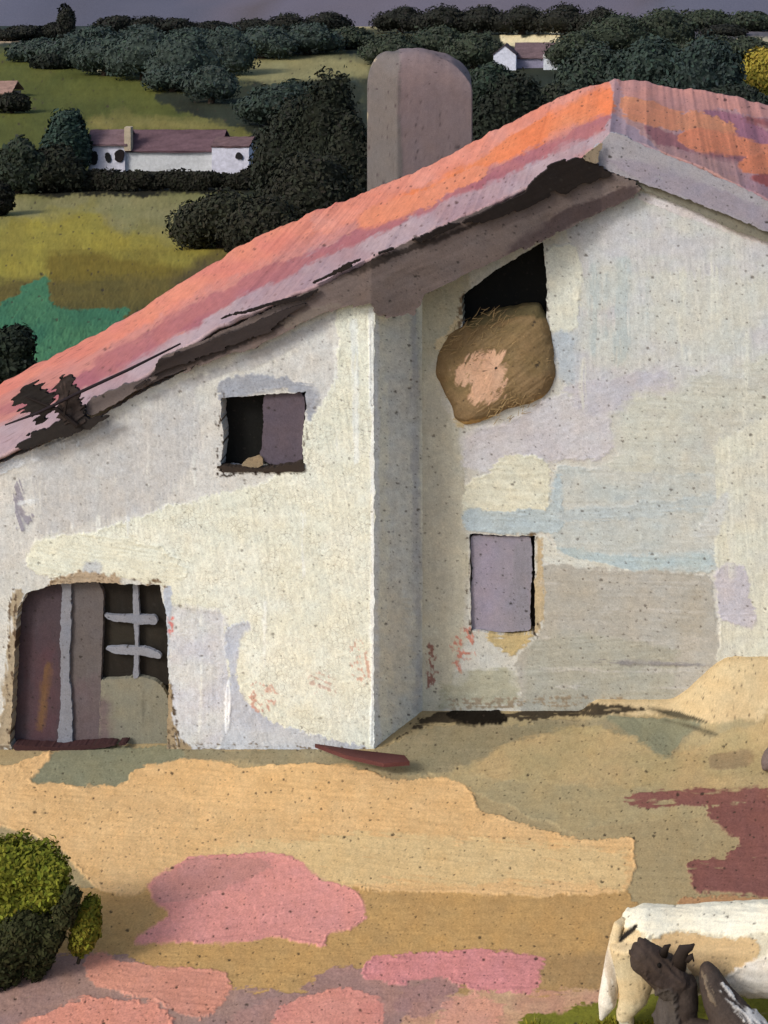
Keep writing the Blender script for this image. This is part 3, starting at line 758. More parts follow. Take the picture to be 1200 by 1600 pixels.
BROWN = (112, 96, 87)
barge_main = [(1002, 290), (996, 304), (960, 322), (900, 350), (850, 374), (790, 400), (720, 432), (662, 462), (650, 490), (588, 496), (582, 476), (540, 478), (500, 492), (440, 522), (390, 545), (330, 566), (262, 590), (205, 610), (238, 585), (250, 560), (330, 525), (420, 485), (490, 452), (600, 398), (700, 352), (820, 302), (900, 262), (940, 262)]
slab('barge_board', barge_main, vdepth(-.02), .10, BROWN, MAT_WOOD, house, k=KF, rough=3, ang=-26, var=.16, speck=.06, fray=4,
     layers=[([(520, 470), (700, 395), (860, 330), (980, 290), (998, 300), (860, 372), (720, 432), (655, 480), (590, 490)], (116, 100, 91), dict(rough=6, soft=6, ang=-25, mixto=(104, 89, 80), var=.12)),
             ([(240, 580), (330, 530), (440, 490), (470, 495), (400, 530), (300, 575), (215, 608)], (74, 64, 59), dict(rough=4, ang=-24)),
             ([(880, 330), (990, 288), (998, 304), (900, 350), (800, 398), (790, 392)], (78, 64, 60), dict(rough=4, soft=5, ang=-26)),
             ([(440, 500), (510, 472), (540, 476), (440, 520)], (118, 104, 92), dict(rough=4, dry=.2, ang=-24)),
             ([(520, 425), (700, 362), (790, 328), (700, 372), (560, 428)], (62, 52, 46), dict(rough=3, dry=.1, ang=-24))])
slab('ridge_timber', [(488, 444), (540, 412), (620, 388), (700, 352), (760, 332), (820, 302), (835, 282), (862, 256), (905, 246), (925, 252), (948, 266), (955, 274), (900, 290), (880, 304), (870, 298), (830, 322), (780, 340), (720, 352), (660, 376), (590, 396), (520, 430)], vdepth(-.09), .06, (38, 31, 27), MAT_WOOD, house, k=KF, rough=2.5, ang=-25, var=.2, fray=3)  # black timber whose colour also stands for shadow gaps under the roof
slab('rafter', [(326, 508), (350, 494), (420, 474), (470, 462), (500, 452), (478, 468), (420, 478), (360, 494)], vdepth(-.10), .05, (38, 31, 28), MAT_WOOD, house, k=KF, rough=1.5, ang=-20, fray=3)  # black stroke: timber and shadow gap in one colour
slab('rafter', [(240, 588), (246, 564), (290, 548), (380, 510), (440, 486), (480, 474), (440, 500), (420, 520), (350, 545), (290, 566), (250, 582), (205, 610), (212, 602)], vdepth(-.08), .05, (56, 47, 43), MAT_WOOD, house, k=KF, rough=2, ang=-22, fray=3.5, var=.16)
slab('rafter', [(24, 698), (40, 682), (80, 668), (110, 640), (130, 636), (135, 655), (172, 650), (150, 664), (130, 672), (80, 690), (34, 702)], vdepth(-.10), .06, (46, 40, 36), MAT_WOOD, house, k=KF, rough=3, ang=-22, fray=5, var=.16)
slab('verge_tile', [(132, 640), (140, 625), (200, 600), (250, 585), (235, 600), (200, 618), (170, 638), (135, 650)], vdepth(-.03), .06, (112, 98, 90), MAT_WOOD, house, k=KF, rough=3, ang=-24)
slab('fascia_board', [(926, 236), (955, 206), (975, 212), (1000, 225), (1100, 266), (1200, 314), (1300, 362), (1300, 404), (1200, 362), (1120, 330), (1060, 306), (1000, 284), (965, 272), (938, 262), (930, 250)], vdepth(-.02), .07, (156, 149, 149), MAT_WOOD, house, k=KG, rough=2.5, ang=22, var=.07,
     layers=[([(930, 245), (960, 262), (1000, 284), (1210, 365), (1210, 330), (1000, 250)], (148, 138, 143), dict(rough=4, soft=5, ang=22, dry=.2))])
slab('soffit_board', [(986, 288), (1000, 276), (1100, 312), (1210, 352), (1300, 390), (1300, 415), (1205, 378), (1150, 362), (1120, 346), (1060, 318), (1010, 300)], vdepth(.06), .05, (122, 116, 100), MAT_WOOD, house, k=KG, rough=2.5, ang=22)  # olive board, its tone partly the shadow beneath the fascia
slab('cut_end', [(908, 246), (934, 228), (944, 222), (934, 242), (936, 256), (920, 254)], vdepth(-.11), .03, (150, 130, 104), MAT_WOOD, house, k=KF, rough=2, speck=.15)

# ---- small upper window
win = slab('window', [(336, 600), (486, 600), (486, 745), (336, 745)], D1 + .24, .04, (26, 25, 22), MAT_WOOD, house, k=KF, rough=.5)
slab('shutter', [(411, 617), (440, 609), (468, 612), (477, 626), (474, 670), (472, 728), (420, 726), (407, 716), (411, 670)], D1 + .06, .05, (92, 80, 84), MAT_WOOD, win, k=KF, rough=2, ang=88, var=.06)
slab('sill', [(336, 730), (348, 727), (405, 734), (474, 722), (477, 738), (400, 737), (352, 738)], D1 - .03, .1, (58, 48, 40), MAT_WOOD, win, k=KF, rough=2)
slab('rubble', [(374, 728), (390, 716), (408, 712), (412, 724), (400, 732)], D1 + .02, .08, (148, 126, 96), MAT_WOOD, win, k=KF, rough=3)

# ---- the door below it
door = slab('door', [(10, 900), (98, 900), (98, 1172), (10, 1172)], D1 + .14, .06, (74, 62, 64), MAT_WOOD, house, k=KF, rough=.6, ang=88, var=.07,
            layers=[([(40, 1010), (96, 1000), (96, 1165), (44, 1165)], (82, 60, 62), dict(rough=10, soft=20, ang=88)),
                    ([(66, 1040), (80, 1030), (74, 1100), (66, 1140), (60, 1140)], (104, 76, 54), dict(rough=3, soft=6, dry=.34, ang=96))])
slab('door_post', [(97, 905), (111, 905), (111, 960), (108, 1050), (113, 1110), (113, 1165), (100, 1170), (89, 1164), (95, 1100), (94, 1000)], D1 + .09, .08, (128, 126, 128), MAT_WOOD, house, k=KF, rough=1.8, ang=90, var=.07)
gd = slab('glazed_door', [(108, 900), (150, 902), (162, 930), (158, 1060), (158, 1172), (108, 1172)], D1 + .13, .07, (98, 89, 84), MAT_WOOD, house, k=KF, rough=1.2, ang=88, layers=[([(112, 1060), (160, 1060), (158, 1172), (112, 1172)], (98, 84, 82), dict(rough=10, soft=20, ang=88))])
slab('pane', [(150, 900), (272, 900), (272, 1070), (150, 1070)], D1 + .2, .02, (40, 35, 29), MAT_WOOD, gd, k=KF, rough=.5, ang=80, var=.2, layers=[([(170, 980), (250, 975), (250, 1010), (170, 1012)], (54, 48, 38), dict(rough=8, soft=12, alpha=.7))])
slab('panel', [(156, 1062), (200, 1060), (212, 1057), (240, 1062), (254, 1072), (262, 1090), (270, 1172), (154, 1172)], D1 + .13, .07, (128, 121, 101), MAT_WOOD, gd, k=KF, rough=1.6, ang=88, layers=[([(150, 1090), (175, 1090), (172, 1172), (150, 1172)], (112, 96, 90), dict(rough=6, soft=14)), ([(222, 1080), (226, 1080), (225, 1130), (221, 1130)], (104, 98, 82), dict(rough=1.5, soft=2))])
slab('muntin', [(207, 912), (215, 910), (218, 960), (216, 1010), (217, 1060), (207, 1060), (211, 1010), (208, 960)], D1 + .12, .05, (132, 130, 132), MAT_WOOD, gd, k=KF, rough=1, ang=90)
slab('muntin', [(160, 960), (180, 961), (244, 962), (246, 976), (220, 976), (172, 970)], D1 + .115, .05, (130, 128, 130), MAT_WOOD, gd, k=KF, rough=1, ang=3)
slab('muntin', [(162, 1012), (186, 1010), (230, 1012), (252, 1022), (250, 1030), (220, 1024), (178, 1022)], D1 + .115, .05, (136, 134, 136), MAT_WOOD, gd, k=KF, rough=1, ang=6)
slab('threshold', [(18, 1164), (90, 1168), (150, 1163), (205, 1162), (160, 1168), (110, 1174), (60, 1178), (24, 1174)], D1 - .03, .14, (64, 42, 40), MAT_WOOD, house, k=KF, rough=1.5, ang=0)

# ---- loft hatch and the grey shuttered window in the gable
slab('loft_hatch', [(700, 360), (870, 360), (870, 545), (700, 545)], D2 + .25, .04, (23, 23, 21), MAT_WOOD, house, k=KG, rough=.5)
gw = slab('window', [(722, 822), (850, 822), (850, 1002), (722, 1002)], D2 + .22, .04, (44, 38, 36), MAT_WOOD, house, k=KG, rough=.5)
slab('shutter', [(735, 836), (780, 838), (829, 838), (831, 880), (828, 985), (790, 988), (734, 982), (738, 900)], D2 + .05, .05, (146, 137, 143), MAT_WOOD, gw, k=KG, rough=2, ang=88, var=.05,
     layers=[([(745, 845), (775, 845), (772, 980), (742, 978)], (152, 141, 150), dict(rough=8, soft=16, ang=88)), ([(800, 842), (832, 842), (830, 986), (804, 984)], (136, 130, 134), dict(rough=6, soft=10, ang=88))])


# ------------------------------------------------------------------ domed lumps (straw bundle, stones)
def dome(name, poly, D, bulge, color, mat, parent=None, k=1.0, layers=(), rings=70, seg=220, back=.12, rough=2.0):
    poly = np.asarray(poly, float); n = len(poly)
    d = np.r_[0, np.cumsum(np.hypot(*(np.roll(poly, -1, 0) - poly).T))]
    u = np.linspace(0, d[-1], seg, endpoint=False)
    pp = np.vstack([poly, poly[:1]])
    ox, oy = np.interp(u, d, pp[:, 0]), np.interp(u, d, pp[:, 1])
    for _ in range(6):
        ox = (ox + (np.roll(ox, 1) + np.roll(ox, -1)) * .5) / 2; oy = (oy + (np.roll(oy, 1) + np.roll(oy, -1)) * .5) / 2
    _seed[0] += 5
    ox = ox + rough * 2 * (fbm(ox / 12, oy / 12, _seed[0]) - .5); oy = oy + rough * 2 * (fbm(ox / 12 + 50, oy / 12, _seed[0]) - .5)
    cx, cy = ox.mean(), oy.mean()
    r = np.concatenate([[1.0], np.sqrt(np.linspace(1, .0005, rings))])
    Rr, _ = np.meshgrid(r, u, indexing='ij')
    gx = cx + (ox - cx)[None] * Rr; gy = cy + (oy - cy)[None] * Rr
    c = Canvas(gx, gy, color, k, var=.2, ang=-20)
    for l in layers: c.stroke(l[0], l[1], **(l[2] if len(l) > 2 else {}))
    c.specks(.07, grain=.03)
    hh = bulge * (1 - Rr ** 2.4) ** .6 + .02 * (fbm(gx / 16, gy / 16, 8) - .5) * (Rr < 1) + c.h.reshape(gx.shape) * .006
    hh[0] = -back
    Dd = D - hh
    # real shape: laid out at its own distance, then raised towards the yard
    X, _, Z = P(gx, gy, D); Y = Dd
    co = np.stack([X, Y, Z], -1).reshape(-1, 3)
    m = len(r); vid = np.arange(m * seg).reshape(m, seg)
    q = np.stack([vid[:-1], np.roll(vid, -1, 1)[:-1], np.roll(vid, -1, 1)[1:], vid[1:]], -1).reshape(-1, 4)[:, ::-1]
    return put(name, co, q, c.col, mat, parent, crk=c.crk)


straw = dome('straw_bundle', [(702, 522), (724, 508), (760, 490), (800, 480), (842, 474), (858, 505), (864, 545), (869, 585), (862, 605), (848, 622), (820, 632), (790, 640), (760, 655), (728, 664), (712, 656), (704, 630), (690, 605), (679, 578), (684, 552)], D2, .2, (122, 98, 66), MAT_STRAW, k=KG,
             layers=[([(700, 560), (740, 520), (850, 480), (868, 580), (840, 625), (720, 660), (690, 600)], (138, 113, 80), dict(rough=6, soft=8, mixto=(122, 102, 68), ang=-38, var=.2, lift=2.5)),
                     ([(708, 560), (745, 545), (800, 532), (798, 560), (800, 600), (790, 622), (735, 628), (728, 610), (740, 600), (704, 592)], (206, 164, 132), dict(rough=5, dry=.5, ang=-62, lift=1.6, var=.1)),
                     ([(738, 548), (775, 540), (778, 600), (740, 615)], (206, 162, 130), dict(rough=4, dry=.34, ang=-70, lift=1.6, var=.1)),
                     ([(712, 656), (760, 652), (830, 628), (850, 612), (856, 622), (800, 642), (728, 668)], (172, 136, 84), dict(rough=3, dry=.1, ang=-20)),
                     ([(722, 500), (850, 466), (862, 500), (800, 488), (730, 512)], (96, 84, 56), dict(rough=4, soft=5, ang=-15))])
def straw_wisps():
    n = 420
    t = rng.uniform(0, 2 * math.pi, n); rr = np.sqrt(rng.uniform(.05, 1.0, n))
    gx = 775 + 88 * rr * np.cos(t); gy = 570 + 90 * rr * np.sin(t)
    Dn = D2 - .2 * np.clip(1 - rr ** 2.4, 0, 1) ** .6 - .012
    X, Y, Z = P(gx, gy, Dn)
    cen = np.stack([X, Y, Z], -1)
    ang = rng.normal(-.6, .5, n); L = rng.uniform(.05, .16, n)
    d = np.stack([np.cos(ang), rng.normal(0, .12, n), np.sin(ang)], -1); d[:, 2] *= -1
    w = np.stack([-d[:, 2], np.zeros(n), d[:, 0]], -1) * .0045
    v = np.stack([cen - d * L[:, None] / 2 - w, cen - d * L[:, None] / 2 + w, cen + d * L[:, None] / 2 + w * .4, cen + d * L[:, None] / 2 - w * .4], 1)
    c = lin((150, 124, 84), KG)[None] * (1 + rng.normal(0, .22, n))[:, None]
    ls = put('loose_straw', v.reshape(-1, 3), np.arange(n * 4).reshape(n, 4), np.repeat(np.clip(c, .01, .8), 4, 0), MAT_LEAF, straw, smooth=False)
    ls['kind'] = 'stuff'


straw_wisps()
tag(straw, 'round ochre brown straw bundle bulging from the wall under the black loft opening', 'straw bundle')

for poly, D, b, lab in (([(1162, 1128), (1172, 1114), (1184, 1110), (1210, 1120), (1212, 1134), (1180, 1134)], 20.2, .12, 'low grey purple stone at the edge of the pale sand'),
                        ([(1192, 1203), (1189, 1196), (1195, 1180), (1203, 1170), (1216, 1174), (1216, 1204)], 19.2, .08, 'upright grey purple stone on the tan earth below the sand')):
    yy = F * H / (poly[0][1] + 6 - VY)
    s = dome('stone', poly, yy, b, (104, 92, 90), MAT_WALL, k=KE, rings=30, seg=90, back=.1)
    tag(s, lab, 'stone')

pl = prism('plank', [P(492, 1168, 19.72), P(560, 1178, 19.55), P(632, 1186, 19.4), P(640, 1196, 19.25), P(600, 1199, 19.2), P(540, 1186, 19.4)], (0, 0, .05), (84, 52, 50), MAT_WOOD, jitter=.2, k=KE)
tag(pl, 'dark maroon plank lying on the earth at the white wall corner', 'plank')

# thin pole along the lower roof edge, and the dark creeper there
bm = bmesh.new()
tube_bm(bm, [P(282, 537, 19.6), P(200, 578, 19.6), P(120, 615, 19.58), P(60, 645, 19.58), P(8, 664, 19.57)], [.012, .02, .022, .02, .01], 8)
tag(from_bm('pole', bm, (40, 32, 34), MAT_WOOD, k=KF, smooth=True), 'thin dark pole lying slantwise along the lower pink roof edge', 'pole')


# ------------------------------------------------------------------ foliage
def dabs(cent, nrm, size, col, elong=1.6):
    """brush-dab leaves: six-sided flat leaves at given centres"""
    n = len(cent)
    a = rng.normal(size=(n, 3)); t = np.cross(nrm, a); t /= np.linalg.norm(t, axis=1, keepdims=True) + 1e-9
    b = np.cross(nrm, t); b /= np.linalg.norm(b, axis=1, keepdims=True) + 1e-9
    ang = np.array([0, 55, 125, 180, 235, 305]) * math.pi / 180
    prof = np.array([1.0, .8, .85, 1.0, .75, .8])
    pts = []
    for k_ in range(6):
        w = prof[k_] * (1 + rng.normal(0, .12, n))
        pts.append(cent + (t * (math.cos(ang[k_]) * elong * size * w)[:, None] if False else t * (np.cos(ang[k_]) * elong * size * w)[:, None]) + b * (np.sin(ang[k_]) * size * w)[:, None])
    co = np.stack(pts, 1).reshape(-1, 3)
    f = np.arange(n * 6).reshape(n, 6)
    return co, f, np.repeat(col, 6, axis=0)


def ico(center, r, sub=3, seed=0, lump=.25):
    bm = bmesh.new()
    bmesh.ops.create_icosphere(bm, subdivisions=sub, radius=1)
    v = np.array([x.co[:] for x in bm.verts]); f = np.array([[w.index for w in x.verts] for x in bm.faces]); bm.free()
    s = 1 + lump * (fbm(v[:, 0] * 1.7 + 9 + seed, v[:, 1] * 1.7 + v[:, 2] * 1.3, seed, 3) - .5) * 2
    return np.asarray(center) + v * s[:, None] * np.asarray(r), f


def crown(name, lobes, color, parent, n, leaf, k=1.0, var=.12, core=.8):
    """lobes: (centre, radii). A lumpy inner mass with leaf dabs through and beyond its surface."""
    cos, faces6, cols, tri_co, tri_f, tri_c = [], [], [], [], [], []
    base = lin(color, k)
    vol = np.array([np.prod(r) ** (2 / 3) for _, r in lobes]); vol = vol / vol.sum()
    o6 = 0; o3 = 0
    for (c, r), w in zip(lobes, vol):
        sd = int(rng.integers(1, 9999))
        v, f = ico(c, np.asarray(r) * core * .96, 3, sd, .36)
        tri_co.append(v); tri_f.append(f + o3); o3 += len(v)
        tri_c.append(base[None] * .85 * (1 + rng.normal(0, .06, len(v)))[:, None])
        m = max(12, int(n * w))
        d = rng.normal(size=(m, 3)); d /= np.linalg.norm(d, axis=1, keepdims=True)
        lump = 1 + .36 * 2 * (fbm(d[:, 0] * 1.7 + 9 + sd, d[:, 1] * 1.7 + d[:, 2] * 1.3, sd, 3) - .5)
        rad = (rng.uniform(.72, 1.02, m) + .16 * rng.random(m) ** 6) * lump
        pos = np.asarray(c) + d * rad[:, None] * np.asarray(r)
        nn = d / np.asarray(r); nn /= np.linalg.norm(nn, axis=1, keepdims=True)
        nn = nn + rng.normal(0, .42, (m, 3)); nn /= np.linalg.norm(nn, axis=1, keepdims=True)
        clump = fbm(pos[:, 0] / leaf / 9 + 3, pos[:, 2] / leaf / 9 + pos[:, 1] / leaf / 9, sd + 5, 2)
        cc = base[None] * (1 + rng.normal(0, var * .5, m) + var * 2.2 * (clump - .5))[:, None]
        cc = cc * (1 + rng.normal(0, .05, (m, 3)))
        co, f6, c6 = dabs(pos, nn, leaf * rng.uniform(.6, 1.25, m), np.clip(cc, .003, .9))
        cos.append(co); faces6.append(f6 + o6); cols.append(c6); o6 += len(co)
    T = np.concatenate(tri_co); C6 = np.concatenate(cos)
    allco = np.concatenate([T, C6])
    return put(name, allco, np.concatenate(faces6) + len(T), np.concatenate([np.concatenate(tri_c), np.concatenate(cols)]), MAT_LEAF, parent, tris=np.concatenate(tri_f), smooth=False)


def tree(cx, cy, rx, ry, base, color, label, group=None, name='tree', n=700, leafpx=4.2, lobes=None, Y=None, cat='tree', deep=.8):
    Y = y_at(base) if Y is None else Y
    if lobes is None:
        top = cy - ry; cy, ry = (top + base) / 2, (base - top) / 2 - .5; rx *= 1.16
    leafpx *= .62; n = int(n * 5)
    X = (cx - VX) * Y / F
    z0 = float(gz(np.array([X]), np.array([Y]))[0])
    t = empty(name, (X, Y, z0), label=label, cat=cat, group=group)
    s = Y / F
    L = lobes or [(cx, cy, rx, ry)]
    if lobes is None and rx > 24:
        L = [(cx, cy, rx * .8, ry * .88), (cx - rx * .45, cy + ry * .25, rx * .55, ry * .72), (cx + rx * .45, cy + ry * .22, rx * .55, ry * .74), (cx + rx * .12, cy - ry * .42, rx * .5, ry * .55)]
    lob = []
    for i, (lx, ly, a, b) in enumerate(L):
        p = P(lx, ly, Y)
        lob.append(((p[0], Y + (rng.uniform(-.3, .3) * a * s if i else 0), p[2]), (a * s, a * s * deep, b * s)))
    crown('crown', lob, color, t, n, leafpx * s, k=KT)
    zc = lob[0][0][2]
    bm = bmesh.new()
    r = max(.1, min(rx, 60 if name != 'hedge' else 12) * s * .1)
    top = (X + .1 * r, Y, zc)
    tube_bm(bm, [(X, Y, z0 - .3), (X + r * .3, Y, z0 + (zc - z0) * .5), top], [r * 1.3, r, r * .6], 8)
    for q in (-1, 1):
        tube_bm(bm, [(X + r * .2, Y, z0 + (zc - z0) * .55), (X + q * rx * s * .45, Y + q * r, zc + ry * s * .25)], [r * .6, r * .25], 6)
    from_bm('trunk', bm, (48, 40, 34), MAT_WOOD, t, k=KT)
    return t


BK, TE, OL = (37, 38, 32), (47, 57, 52), (58, 60, 44)
GA = 'dark trees around the tower'
tree(512, 190, 58, 82, 345, (33, 36, 29), 'tall black green tree touching the left side of the mauve tower', n=1500)
tree(452, 215, 56, 66, 330, (40, 43, 37), 'broad dark tree just right of the long white farmhouse', n=1500)
tree(486, 300, 80, 66, 392, (40, 41, 34), 'wide dark tree below the tall one left of the tower', n=1600)
tree(345, 338, 72, 44, 392, (44, 45, 36), 'low dark tree with ragged left edge under the white farmhouse', n=1300)
tree(545, 262, 42, 84, 372, (36, 38, 31), 'narrow dark tree squeezed between the tower and its neighbours', n=1100)
tree(415, 345, 62, 40, 402, (42, 42, 34), 'rounded dark tree just above the pink roof edge', n=1000)
tree(450, 150, 74, 24, 200, (46, 55, 50), 'flat teal grey thicket on the khaki field behind the tower', n=1000, name='thicket')
tree(800, 165, 58, 52, 250, (33, 37, 31), 'black tree between the mauve tower and the roof peak', n=1300)
tree(765, 125, 40, 30, 165, (45, 54, 46), 'small dull green tree just above the tower right shoulder', n=800)
tree(860, 165, 48, 36, 225, (46, 50, 42), 'dark olive tree rising behind the left side of the roof peak', n=900)
GB = 'dark teal trees behind the roof peak'
tree(930, 105, 55, 38, 165, (48, 56, 50), 'dark teal tree directly above the orange roof peak', n=1000)
tree(1015, 100, 66, 46, 168, TE, 'large dark teal tree above the right roof slope', n=1200)
tree(1100, 100, 60, 46, 172, (45, 55, 52), 'dark teal tree left of the small ochre tree', n=1100)
tree(1150, 152, 50, 22, 182, (40, 46, 40), 'low black green bush along the right roof outline', n=700, name='bush')
tree(1190, 106, 34, 34, 160, (136, 122, 50), 'small ochre yellow tree at the right beside dark teal trees', n=900)
GC = 'small black trees in the far treeline'
LC = 'small black tree in the treeline under the mauve mountain'
for cx, cy, rx, ry, b in ((40, 46, 36, 8, 62), (104, 34, 13, 28, 68), (12, 52, 22, 8, 64), (84, 44, 16, 10, 62), (180, 32, 34, 10, 54), (232, 34, 32, 10, 54), (275, 36, 34, 9, 54), (330, 40, 34, 8, 54), (395, 38, 36, 10, 56), (450, 32, 36, 12, 56), (510, 28, 38, 12, 54), (625, 22, 40, 14, 52), (690, 20, 44, 14, 54), (750, 20, 44, 14, 54), (815, 20, 44, 14, 54), (880, 20, 40, 16, 56), (935, 26, 34, 16, 58), (1130, 44, 36, 7, 58)):
    tree(cx, cy, rx, ry, b, (37, 38, 34), LC, GC, n=330, leafpx=2.8)
GD = 'teal trees of the upper left wood'
LD = 'rounded dull teal tree in the wood above the olive field'
for cx, cy, rx, ry, b in ((55, 76, 38, 16, 96), (112, 74, 46, 22, 106), (165, 80, 52, 26, 118), (225, 74, 56, 32, 124), (285, 84, 54, 36, 138), (345, 72, 52, 34, 120), (330, 125, 40, 26, 158), (270, 118, 44, 20, 142), (410, 60, 54, 22, 92), (480, 56, 50, 22, 86), (150, 54, 44, 16, 84), (215, 52, 44, 14, 80), (290, 56, 48, 14, 84), (545, 54, 44, 14, 78), (610, 70, 44, 20, 100), (680, 60, 50, 22, 96), (740, 70, 44, 24, 106), (960, 42, 56, 24, 88), (1030, 36, 56, 26, 84), (1100, 30, 50, 16, 50), (1170, 30, 44, 14, 50), (1110, 70, 50, 16, 96), (1165, 70, 44, 14, 96), (900, 70, 44, 24, 110)):
    tree(cx, cy, rx, ry, b, (54, 63, 58) if cx < 520 else (52, 58, 48), LD if cx < 520 else ('dull olive tree on the far hill above the tower' if cx < 700 else 'dark olive tree on the far hill above the right roof'), GD if cx < 520 else 'olive trees on the far hill', n=520, leafpx=3.2)
tree(78, 92, 30, 11, 108, (36, 40, 36), 'black shrub under the teal wood on the olive field', n=500, name='shrub')
tree(18, 157, 26, 13, 174, (35, 36, 30), 'black shrub below the tiny pink roof at the left edge', n=500, name='shrub')
tree(104, 206, 33, 38, 272, (43, 56, 50), 'rounded teal tree standing left of the white farmhouse', n=1200)
tree(28, 255, 40, 42, 305, (44, 50, 42), 'rounded dark tree left of the teal one near the left edge', n=1200)
tree(84, 262, 42, 36, 302, (38, 40, 33), 'black green bush between the two rounded trees', n=900, name='bush')
tree(-4, 310, 20, 26, 340, (30, 31, 27), 'black bush cut by the left edge below the rounded trees', n=500, name='bush')
hedge_lobes = [(x, 283 + 4 * math.sin(x * .11), 26, 15 + 3 * math.sin(x * .23)) for x in range(40, 395, 22)]
tree(215, 283, 180, 16, 300, (34, 34, 28), 'long black hedge running below the white farmhouse', name='hedge', n=2600, leafpx=3.4, lobes=hedge_lobes, cat='hedge', deep=.4)
tree(18, 560, 32, 44, 640, (34, 40, 33), 'dark green tree at the left edge beside the emerald green field', n=1400, leafpx=5, lobes=[(22, 540, 30, 30), (10, 580, 40, 40), (40, 600, 26, 24)], Y=34.0)

# dark creeper clinging to the verge
cr = empty('creeper', P(80, 640, 19.6), label='dark dry creeper clump hanging on the lower left roof edge', cat='creeper')
slab('foliage', [(20, 628), (26, 612), (40, 600), (62, 600), (76, 612), (80, 636), (74, 654), (62, 660), (50, 650), (36, 640), (30, 636)], 19.66, .06, (44, 38, 34), MAT_LEAF, cr, k=KF, rough=7, ang=-28, var=.3, disp=.012, fray=15)
slab('foliage', [(80, 604), (92, 590), (110, 588), (122, 604), (128, 640), (134, 652), (118, 660), (92, 660), (88, 636), (84, 622)], 19.67, .06, (58, 48, 43), MAT_LEAF, cr, k=KF, rough=6, ang=-35, var=.3, disp=.012, fray=11, layers=[([(92, 600), (106, 596), (104, 640), (94, 640)], (82, 66, 58), dict(rough=4, dry=.42, ang=85))])
bm = bmesh.new(); tube_bm(bm, [P(120, 665, 19.62), P(90, 640, 19.6), P(40, 620, 19.6)], [.03, .025, .012], 7)
tube_bm(bm, [P(100, 650, 19.6), P(108, 610, 19.58)], [.02, .01], 6)
from_bm('stem', bm, (40, 32, 28), MAT_WOOD, cr, k=KF)

# ------------------------------------------------------------------ the round-topped tower
def build_tower():
    Y = 29.0; s = Y / F
    cx, zb = (651 - VX) * s, -.6
    ztop = H - (82 - VY) * s
    t = empty('tower', (cx, Y, zb), label='mauve grey round topped tower standing behind the salmon roof', cat='tower')
    plan = np.array([(-87, 55), (-83, 38), (-30, -6), (86, 12), (72, 120), (-60, 120)], float) * s
    per = []
    for i in range(6):
        a, b = plan[i], plan[(i + 1) % 6]
        for u in np.linspace(0, 1, 44, endpoint=False): per.append(a * (1 - u) + b * u)
    per = np.array(per); m = len(per)
    hs = np.concatenate([np.linspace(zb, ztop - 62 * s, 130), ztop - 62 * s + 62 * s * np.sin(np.linspace(0, math.pi / 2, 50))[1:]])
    sc = np.concatenate([np.ones(130), np.cos(np.linspace(0, math.pi / 2, 50))[1:] ** .5])
    sc[-1] = .02
    cc = np.array([-12 * s, 50 * s])
    X = cx + cc[0] + (per[None, :, 0] - cc[0]) * sc[:, None]
    Yy = Y + cc[1] + (per[None, :, 1] - cc[1]) * sc[:, None]
    Z = np.repeat(hs[:, None], m, 1)
    # shoulder lower at the right
    k_ = np.clip((X - cx) / (88 * s), -1, 1)
    Z = np.where(Z > ztop - 62 * s, Z - np.clip(k_, 0, 1) * 26 * s * ((Z - (ztop - 62 * s)) / (62 * s)), Z)
    Z = Z + np.where(Z > ztop - 64 * s, 9 * s * (fbm(X / (30 * s), Yy / (60 * s), 33) - .5), 0)
    px, py = proj(X, Yy, Z)
    c = Canvas(px, py, (122, 104, 100), KG, var=.07, ang=88, blotch=.05)
    c.stroke([(560, 60), (624, 60), (628, 340), (560, 340)], (106, 97, 91), rough=3, soft=6, ang=90)
    c.stroke([(562, 80), (590, 86), (572, 112), (568, 300), (562, 310)], (170, 152, 124), rough=3, dry=.22, ang=90)
    c.specks(.085, grain=.03, col=(70, 58, 58), seed=91)
    n = X.shape[0]
    co = np.stack([X, Yy, Z], -1).reshape(-1, 3)
    co[:, 1] -= c.h * .006
    vid = np.arange(n * m).reshape(n, m)
    q = np.stack([vid[:-1], np.roll(vid, -1, 1)[:-1], np.roll(vid, -1, 1)[1:], vid[1:]], -1).reshape(-1, 4)
    put('shaft', co, q, c.col, MAT_WALL, t, crk=c.crk)


build_tower()


# ------------------------------------------------------------------ far houses
def far_prism(name, poly, Y, deep, color, parent, sub=None, k=None, seed=None, layers=()):
    s = Y / F
    return slab(name, poly, Y, deep, color, MAT_FAR, parent, k=k or KF, rough=1.2, var=.06, step=1.0, disp=.02, speck=.05, layers=layers)


